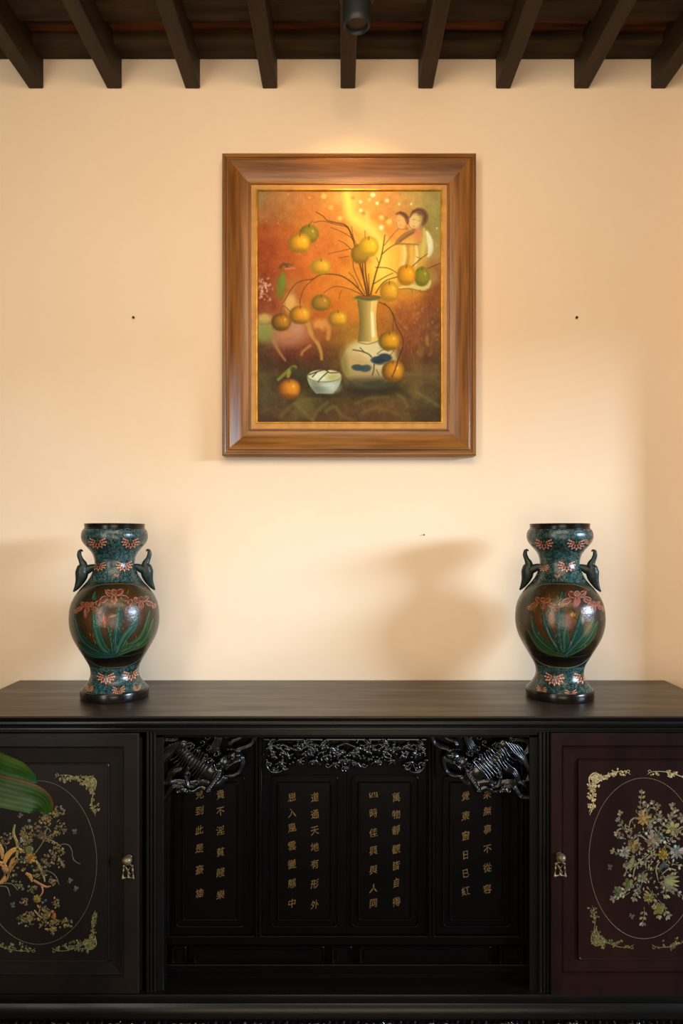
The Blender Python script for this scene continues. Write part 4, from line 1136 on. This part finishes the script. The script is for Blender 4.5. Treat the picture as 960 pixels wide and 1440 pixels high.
I = Inlay(DP + .0002, 21)
I.corner(137, 1089, -1, 1, 60, 58, ['A09058', '8E8450', 'B0A068']); I.corner(-34, 1089, 1, 1, 60, 58, SHADED_GOLD); I.corner(137, 1338, -1, -1, 64, 58, SHADED_GOLD); I.corner(-34, 1338, 1, -1, 84, 56, SHADED_GOLD)  # upper right corner lighter, the light's falloff painted into the tones
I.build('corner_inlay', M['inlay'], ld, kind='stuff')
I = Inlay(DP + .0002, 22); I.oval(54, 1213, 82, 115, '6E6450', .7); I.build('oval_line', M['inlay'], ld)
I = Inlay(DP + .0002, 23); r_ = I.r
for x, y, s_, n in ((70, 1146, 11, 26), (84, 1140, 7, 10), (62, 1155, 9, 18), (84, 1166, 9, 18), (40, 1172, 11, 26), (10, 1180, 8, 14), (66, 1175, 9, 14), (35, 1190, 10, 18), (80, 1196, 10, 20), (85, 1215, 6, 9), (68, 1210, 9, 16), (30, 1215, 10, 16),
                    (55, 1225, 10, 18), (75, 1238, 6, 8), (26, 1245, 6, 8), (35, 1268, 5, 8), (40, 1292, 10, 24), (65, 1290, 12, 30), (77, 1301, 8, 16), (94, 1298, 7, 14), (80, 1270, 6, 8), (28, 1292, 6, 9), (60, 1280, 7, 10), (72, 1309, 6, 8), (15, 1225, 9, 14), (45, 1250, 6, 8), (50, 1165, 7, 10)):
    for _ in range(int(n * 1.9)):
        a = r_.uniform(0, 6.28); q = r_.random() ** .5 * s_ * 1.1
        I.dot(x + q * cos(a), y + q * sin(a), r_.uniform(.8, 1.9), r_.choice(PAL_L), .0012, 6)
    for _ in range(n // 5): I.leaf(x + r_.uniform(-s_, s_), y + r_.uniform(-s_, s_), r_.uniform(0, 360), r_.uniform(4, 7), 2.6, r_.choice(PAL_L))
I.vine([(21, 1159), (19, 1172), (24, 1186), (24, 1200), (20, 1215)], [2, 4, 4, 4, 3], '9A8A50')
for pts, w_, c_ in (([(5, 1216), (10, 1204), (18, 1196), (27, 1194), (35, 1199)], [4, 8, 7, 4, 1], 'D09848'), ([(-6, 1180), (2, 1196), (3, 1208)], [6, 7, 2], 'C09050'), ([(12, 1222), (18, 1210), (24, 1208), (14, 1226)], [2, 6, 3, 2], 'B8843C'),
                    ([(-4, 1212), (6, 1218), (9, 1230), (2, 1240), (-6, 1244)], [5, 7, 6, 5, 3], 'C88850'), ([(3, 1220), (10, 1232), (7, 1240)], [3, 5, 2], '9A7A40'), ([(36, 1228), (42, 1232), (45, 1240)], [3, 6, 2], 'B8843C'),
                    ([(47, 1238), (56, 1243), (64, 1247), (72, 1246)], [3, 3.4, 3, 1.5], 'B87850'), ([(58, 1245), (60, 1254), (55, 1262)], [2.4, 2.4, 1.4], 'B87850'), ([(50, 1210), (56, 1220), (61, 1232), (63, 1240)], [3, 4, 3, 1.5], '9A8A58'),
                    ([(50, 1199), (58, 1188), (62, 1180)], [1.6, 1.4, 1.2], '7A7450'), ([(72, 1170), (66, 1165), (62, 1182)], [1, 1.4, 1], '7A7050'), ([(64, 1183), (72, 1182), (78, 1186)], [1.4, 1.6, 2.6], '8A7E60'),
                    ([(48, 1280), (55, 1288), (62, 1292)], [2, 2.2, 1.2], '9A7844'), ([(72, 1198), (80, 1190), (90, 1187), (98, 1190), (102, 1200)], [.8, 1.4, 1.4, 1.2, .8], '6E6850'), ([(101, 1197), (103, 1208), (110, 1214), (114, 1214)], [.8, 1.2, 1, .6], '6E6850'),
                    ([(60, 1224), (70, 1226), (78, 1232), (83, 1244)], [.8, 1.4, 1.2, .7], '6A6448'), ([(-5, 1244), (8, 1242), (18, 1244), (25, 1252)], [1, 1.4, 1.2, .7], '7A7450'), ([(0, 1246), (10, 1248), (14, 1260)], [1, 1.2, .7], '7A7450'),
                    ([(78, 1197), (86, 1196), (92, 1200)], [.8, 1.2, .8], '5E5A44'), ([(0, 1186), (8, 1190), (9, 1198)], [.8, 1, .7], '5E5A44')):
    I.vine(pts, w_, c_)
I.rose(43, 1206, 8.5, 'C8903C'); I.dot(41, 1195, 6, '6E6A38', .0014, 10); I.bird(60, 1177, -15, 20, '7A6448'); I.rose(52, 1264, 6, 'A88838'); I.flower(33, 1172, 6, 6, '8A6A48'); I.flower(31, 1181, 4, 6, '9AA890'); I.rose(42, 1291, 5, '8A7434'); I.rose(66, 1288, 5, '8A7434')
I.bird(76, 1287, 100, 11, 'C07A28'); I.dot(76, 1283, 1.6, 'C02818', .0018); I.dot(41, 1162, 2.6, '3E6A3C'); I.dot(41, 1154, 2.4, '6A7A58')
for x, y, c_ in ((32, 1250, '6E7C70'), (64, 1266, '4A7A78'), (60, 1269, '6E7C70'), (74, 1238, '8A9A84'), (18, 1239, '6E7C70'), (45, 1218, '2E6250'), (30, 1212, '6E7C70'), (86, 1212, '8A9A68')): I.dot(x, y, 2, c_, .0018)
for x, y, a in ((28, 1147, 50), (105, 1170, 95), (98, 1239, 60), (106, 1250, 60), (18, 1273, 100)): I.butterfly(x, y, a, 6.5, '6E6656')
I.build('flower_inlay', M['inlay'], ld, kind='stuff')


def pull(x, y, dr, sg):
    """round brass knob with an openwork drop plate"""
    d = .4785
    k = root('door_pull', (0, 0, 0)); k.parent = dr; k.location = P(x, y, d) - dr.location - sb.location
    s = (D - d) / F
    c0 = P(x, y, d)
    q = lambda a, b, o: c0 + Vector((a * s, -o, -b * s))
    mb = MB(); mb.tube([q(0, 0, 0), q(0, 0, .010)], [4.5 * s, 3.5 * s], 16, 1); mb.ball(q(0, 0, .016), 6.8 * s, 6.5 * s, 6.2 * s, 20)
    loop = [(-3, 8), (-6, 10), (-6.5, 17), (-7.5, 27), (0, 26), (7.5, 27), (6.5, 17), (6, 10), (3, 8), (-3, 8)]
    for i in range(9): mb.tube([q(*loop[i], .007), q(*loop[i + 1], .007)], 1.25 * s, 8, 1)
    for a, b in (((-4, 11), (0, 16)), ((4, 11), (0, 16)), ((0, 16), (0, 26)), ((-3, 14), (3, 22)), ((0, 3), (-3, 8)), ((0, 3), (3, 8)), ((3, 22), (1, 25))): mb.tube([q(*a, .007), q(*b, .007)], 1.0 * s, 8, 1)
    for a in ((-7.5, 27), (7.5, 27), (-6, 10), (6, 10)): mb.ball(q(*a, .007), 1.9 * s, n=8)
    k_ = mb.build('pull', M['brass'], dr, smooth=True)
    bpy.data.objects.remove(k)
    return k_


pull(181, 1206, ld, 1); pull(786, 1203, rd, 1)

# ---- centre: recessed panels with gilt characters
c = MB(); c.pbox(228, 1029, 748, 1398, .36, .398, 0); c.build('centre_board', M['dark'], sb)
DC = 0.416


def text_mesh(ch):
    cu = bpy.data.curves.new('character', 'FONT'); cu.body = ch; cu.size = 1.0; cu.extrude = 0.012; cu.offset = 0.006; cu.resolution_u = 2
    o = bpy.data.objects.new('character', cu); COL.objects.link(o)
    dg = bpy.context.evaluated_depsgraph_get(); dg.update()
    me = bpy.data.meshes.new_from_object(o.evaluated_get(dg))
    bpy.data.objects.remove(o); bpy.data.curves.remove(cu)
    return me


def character(ch, px, py, parent, seed, w_=12.0, h_=13.5, d=DC):
    r = random.Random(seed)
    me = text_mesh(ch)
    n = len(me.vertices)
    if n == 0: return
    co = np.empty(n * 3, np.float32); me.vertices.foreach_get('co', co); co = co.reshape(-1, 3)
    lo, hi = co.min(0), co.max(0); c0 = (lo + hi) / 2
    x = (co[:, 0] - c0[0]); y = (co[:, 1] - c0[1])
    wide = ch in '四'; slim = ch in '自日已'
    sx = (w_ * (1.15 if wide else .8 if slim else 1)) / 1.0; sy = h_ * (.62 if wide else 1)
    # a brush-written slant and sway
    x2 = x + .10 * np.sin(y * 5 + seed) * .4; y2 = y + .20 * x + .03 * np.sin(x * 9 + seed)
    s = (D - d) / F
    p0 = P(px, py, d)
    off = Vector((0, 0, 0)); q = parent
    while q is not None: off += q.location; q = q.parent
    out = np.stack([p0.x + x2 * sx * s, -d - (co[:, 2] - lo[2]) * .03 + .0003, p0.z + y2 * sy * s], -1) - np.array(off)
    me.vertices.foreach_set('co', out.astype(np.float32).ravel()); me.update()
    me.materials.clear(); me.materials.append(M['gold'])
    o = bpy.data.objects.new('character', me); COL.objects.link(o); o.parent = parent


panels = [
    (239, 357, (247.5, 344), (256.5, 334.5), [('男兒到此是豪雄', 280.5, [1092, 1117, 1140, 1167, 1193, 1223, 1256]), ('富貴不淫貧賤樂', 310, [1092, 1117, 1141, 1168, 1198, 1227, 1258])]),
    (368, 487, (381, 475), (391, 465), [('思入風雲變態中', 410.5, [1121, 1143, 1164, 1189.5, 1215, 1242, 1270]), ('道通天地有形外', 442.5, [1121, 1145, 1168, 1191, 1215, 1243, 1272])]),
    (487, 600, (494.5, 588), (504, 578), [('四時佳興與人同', 525, [1118, 1143, 1171, 1196, 1223, 1249, 1270]), ('萬物靜觀皆自得', 557, [1121, 1145, 1167, 1194, 1217, 1241, 1268])]),
    (612, 729, (623, 717), (632, 708), [('睡覺東窗日已紅', 654.5, [1094, 1119, 1147, 1175, 1202, 1228, 1253]), ('閒來無事不從容', 685, [1094, 1117, 1140, 1166, 1194, 1220, 1250])]),
]
for k, (a, b, bead, inn, cols) in enumerate(panels):
    pr_ = root('inscribed_panel', (0, 0, 0)); pr_.parent = sb; pr_.location = P((a + b) / 2, 1317, DC) - sb.location
    mb = MB(); mb.pbox(a, 1032, b, 1316.5, .396, .4135, .001); mb.build('panel_board', M['dark'], pr_)
    mb = MB(); mb.rect_round(bead[0], 1091, bead[1], 1303, 6, [(-1.2, .410), (-.6, .4185), (0, .4195), (.8, .4185), (1.2, .4145), (8, .4150), (9.2, .4190), (9.8, .4195), (10.6, .4185), (11, .4158), (12, DC)], DC); mb.build('raised_field', M['dark'], pr_, angle=30)
    for s_, px, ys_ in cols:
        for i, (ch, y) in enumerate(zip(s_, ys_)): character(ch, px, y, pr_, k * 31 + i * 7 + int(px))
for x0, x1 in ((230, 239), (357, 368), (600, 612), (729, 744)):
    mb = MB(); mb.pbox(x0, 1029, x1, 1318, .396, .424, .001); reeds(mb, x0 + 1, x1 - 1, 1029, 1318, .424, 2 if x1 - x0 > 9.5 else 1)
    mb.build('mullion', M['dark'], sb, angle=40)
MB().pbox(230, 1317, 744, 1329, .396, .4265, .0015).build('middle_rail', M['dark'], sb)
for x0, x1 in ((239, 264), (270, 458), (464, 497), (503, 693), (699, 737)):
    mb = MB(); mb.rect_round(x0 + 3, 1331, x1 - 3, 1355, 3, [(-1.5, .400), (-.6, .4165), (0, .418), (1.2, .4165), (2, .4125), (5, .4125), (6, .4165), (7, .4165)], DC)
    mb.build('low_panel', M['dark'], sb, angle=30)
MB().pbox(230, 1357, 744, 1368, .396, .4265, .002).build('lower_rail', M['dark'], sb)
MB().pbox(230, 1368, 744, 1398, .380, .405, .002).build('lower_board', M['dark'], sb)
MB().pbox(218, 1028.5, 758, 1034, .40, .4635, .001).build('top_rail', M['lacquer'], sb)

bs = beast()
q = (160 / 960)
bs.build('carved_bracket', M['carve'], sb, 600, 1015, q, .438, .00038, label='carved openwork bracket of a leaping shaggy beast')
bs.build('carved_bracket', M['carve'], sb, 600, 1015, q, .438, .00038, mirror=482.5, label='carved openwork bracket of a leaping shaggy beast')
frieze().build('carved_frieze', M['carve'], sb, 371, 1034, .2035, .424, .00032, label='carved openwork frieze of leaves and berries')

# ---- sill, lower mouldings, apron and feet
zt = lambda y, d: EYE + (HY - y) * (D - d) / F
s0 = zt(1398, .478)
MB().prism_x([(0.02, s0), (.474, s0), (.478, s0 - .002), (.480, s0 - .008), (.4785, s0 - .018), (.472, s0 - .022), (.468, s0 - .024), (.468, s0 - .030), (.02, s0 - .030)], cx0 - .004, cx1 + .004).build('sill', M['lacquer'], sb, angle=30)
s1 = s0 - .030
MB().prism_x([(0.02, s1), (.466, s1), (.464, s1 - .006), (.470, s1 - .018), (.482, s1 - .026), (.488, s1 - .030), (.488, s1 - .035), (.480, s1 - .038), (.02, s1 - .038)], cx0 - .01, cx1 + .01).build('base_moulding', M['lacquer'], sb, angle=30)
s2 = s1 - .0375
ap = MB(); ap.box((cx0, -.02, .045), (cx1, -.462, s2), .002); ap.build('apron', M['dark'], sb)
A = Relief(4500, 110, 5)
r_ = random.Random(4)
for i in range(110):
    x = 25 + i * 40
    A.tube([(x - 20, 14 + 8 * (i % 2)), (x - 5, 34), (x + 12, 20), (x + 26, 40)], 9, 6, 22, base=6, ridges=2)
    A.curl(x, 30 + 14 * sin(i * .7), r_.uniform(12, 18), i, 1 if i % 2 else -1, 20)
    A.tube([(x, 60), (x + 14, 78), (x + 30, 62)], 8, 4, 16, base=5)
A.build('apron_carving', M['carve'], sb, -80, zt(0, 0) * 0 + 1434, .25, .463, .0005, kind='stuff')
for x in (cx0 + .06, -.62, .62, cx1 - .06):
    for yy in (-.42, -.08):
        mb = MB(); mb.box((x - .035, yy - .035, 0), (x + .035, yy + .035, .05), .006); mb.build('foot', M['lacquer'], sb)

# ------------------------------------------------------------------ spotlight under the rafters
c0 = P(501.5, 38, .45)
sp = root('spotlight', (c0.x, -.45, c0.z), label='black cylindrical spotlight hanging below the ceiling rafters', cat='lamp')
rr = 19.5 * (D - .45) / F
zc = c0.z
mb = MB(); mb.lathe((c0.x, -.45), [(rr * .72, zc + .012), (rr * .74, zc + .004), (rr * .86, zc), (rr * .97, zc + .006), (rr, zc + .018), (rr, zr0 - .012), (rr * .95, zr0 - .004), (.001, zr0 - .004)], 48); mb.build('housing', M['black'], sp, angle=50)
mb = MB(); mb.box((c0.x - .05, -.50, zr0 - .006), (c0.x + .05, -.40, zr0 + .0005), .002); mb.build('mounting_plate', M['black'], sp)
lm = bpy.data.materials.new('warm_lens'); lm.use_nodes = True
b_ = lm.node_tree.nodes['Principled BSDF']; b_.inputs['Base Color'].default_value = (.02, .02, .02, 1); b_.inputs['Emission Color'].default_value = (1, .7, .4, 1); b_.inputs['Emission Strength'].default_value = 0.0
mb = MB(); mb.lathe((c0.x, -.45), [(.0005, zc + .010), (rr * .73, zc + .011)], 32); mb.build('lens', lm, sp)
ld_ = bpy.data.lights.new('spotlight_beam', 'SPOT'); ld_.energy = 11; ld_.color = (1.0, .60, .24); ld_.spot_size = R(78); ld_.spot_blend = .9; ld_.shadow_soft_size = .03
so = bpy.data.objects.new('spotlight_beam', ld_); COL.objects.link(so)
so.location = (c0.x, -.46, zc - .012)
so.rotation_euler = (Vector((P(495, 0, 0).x, 0, P(0, 330, 0).z)) - so.location).to_track_quat('-Z', 'Y').to_euler()

# ------------------------------------------------------------------ broad-leaved plant at the lower left
pd = 1.0
pl = root('potted_plant', (-1.02, -1.12, 0), label='green broad leaved pot plant reaching in front of the brown sideboard door', cat='plant')
pc = (-1.02, -1.12)
MB().lathe(pc, [(.001, 0), (.12, 0), (.13, .02), (.19, .22), (.20, .30), (.215, .32), (.205, .335), (.185, .33), (.18, .30)], 40).build('pot', M['pot'], pl, smooth=True)
MB().lathe(pc, [(.183, .30), (.08, .312), (.001, .31)], 30).build('soil', M['soil'], pl, smooth=True)


def blade(spine, width, c_mid, c_edge, c_tip, droop=.25, seed=0, m=40, n=21, cedge2=None):
    """spine = [(px,py,d)], width in metres"""
    V = [P(*s_) for s_ in spine]
    Q, _ = catmull(V, [0] * len(V), 12)
    Q = [Q[int(i * (len(Q) - 1) / (m - 1))] for i in range(m)]
    G = np.zeros((m, n, 3)); C = np.zeros((m, n, 3))
    a, b, c3 = lin(c_mid), lin(c_edge), lin(c_tip)
    for i in range(m):
        t = i / (m - 1)
        T = (Q[min(i + 1, m - 1)] - Q[max(i - 1, 0)]).normalized()
        side = T.cross(Vector((0, -1, .25))).normalized(); nor = side.cross(T).normalized()
        wd = width * (sin(pi * min(1, t * .93 + .07)) ** .62) * (1 if t < .9 else max(.02, (1 - t) / .1) ** .6)
        for j in range(n):
            s_ = j / (n - 1) * 2 - 1
            p = Q[i] + side * s_ * wd + nor * (abs(s_) * .25 * wd + .035 * wd * cos(j * pi * 1.0 + .0) + .03 * wd * sin(t * 14 + s_ * 3 + seed))
            G[i, j] = p
            k = abs(s_) ** 1.5
            cc = a * (1 - k) + b * k
            if j % 3 == 0: cc = cc * .75 + np.array([.10, .14, .03]) * .4
            if cedge2 is not None and s_ < -.86: cc = lin(cedge2)
            kt = max(0, (t - .8) / .2); C[i, j] = cc * (1 - kt) + c3 * kt
    return G, C


leaves = [([(-120, 1075, 1.05), (-60, 1052, 1.02), (0, 1080, 1.0), (30, 1090, .98), (53, 1101, .97)], .031, '2C5212', '4E641C', '2E6A4A', None),
          ([(-120, 1120, 1.1), (-50, 1098, 1.08), (5, 1112, 1.06), (45, 1122, 1.05), (62, 1132, 1.04), (66, 1146, 1.03)], .030, '1C400E', '24480F', '34600F', '7A4828'),
          ([(-120, 1150, 1.0), (-60, 1120, .98), (-20, 1118, .97), (24, 1130, .96)], .030, '1A3A12', '1E4214', '1E4214', None),
          ([(-110, 1150, 1.12), (-160, 1050, 1.2), (-220, 1020, 1.25), (-270, 1060, 1.3)], .045, '2E5A18', '3E6A1C', '3E6A1C', None),
          ([(-120, 1150, 1.15), (-130, 1040, 1.3), (-110, 960, 1.4), (-90, 930, 1.5)], .04, '2E5A18', '3E6A1C', '3E6A1C', None)]
for k, (s_, w_, c1, c2, c3, c4) in enumerate(leaves):
    G, C = blade(s_, w_, c1, c2, c3, seed=k, cedge2=c4); C = C * .62
    grid_mesh('leaf', G, M['leaf'], pl, C=C)
    a = P(*s_[0]); mb = MB(); mb.tube([(pc[0] + .02 * (k - 2), pc[1], .30), ((pc[0] + a.x) / 2 - .02, (pc[1] + a.y) / 2, .6), (a.x, a.y, a.z)], [.008, .006, .0035], 8, 6); mb.build('leaf_stalk', M['stem'], pl, smooth=True)
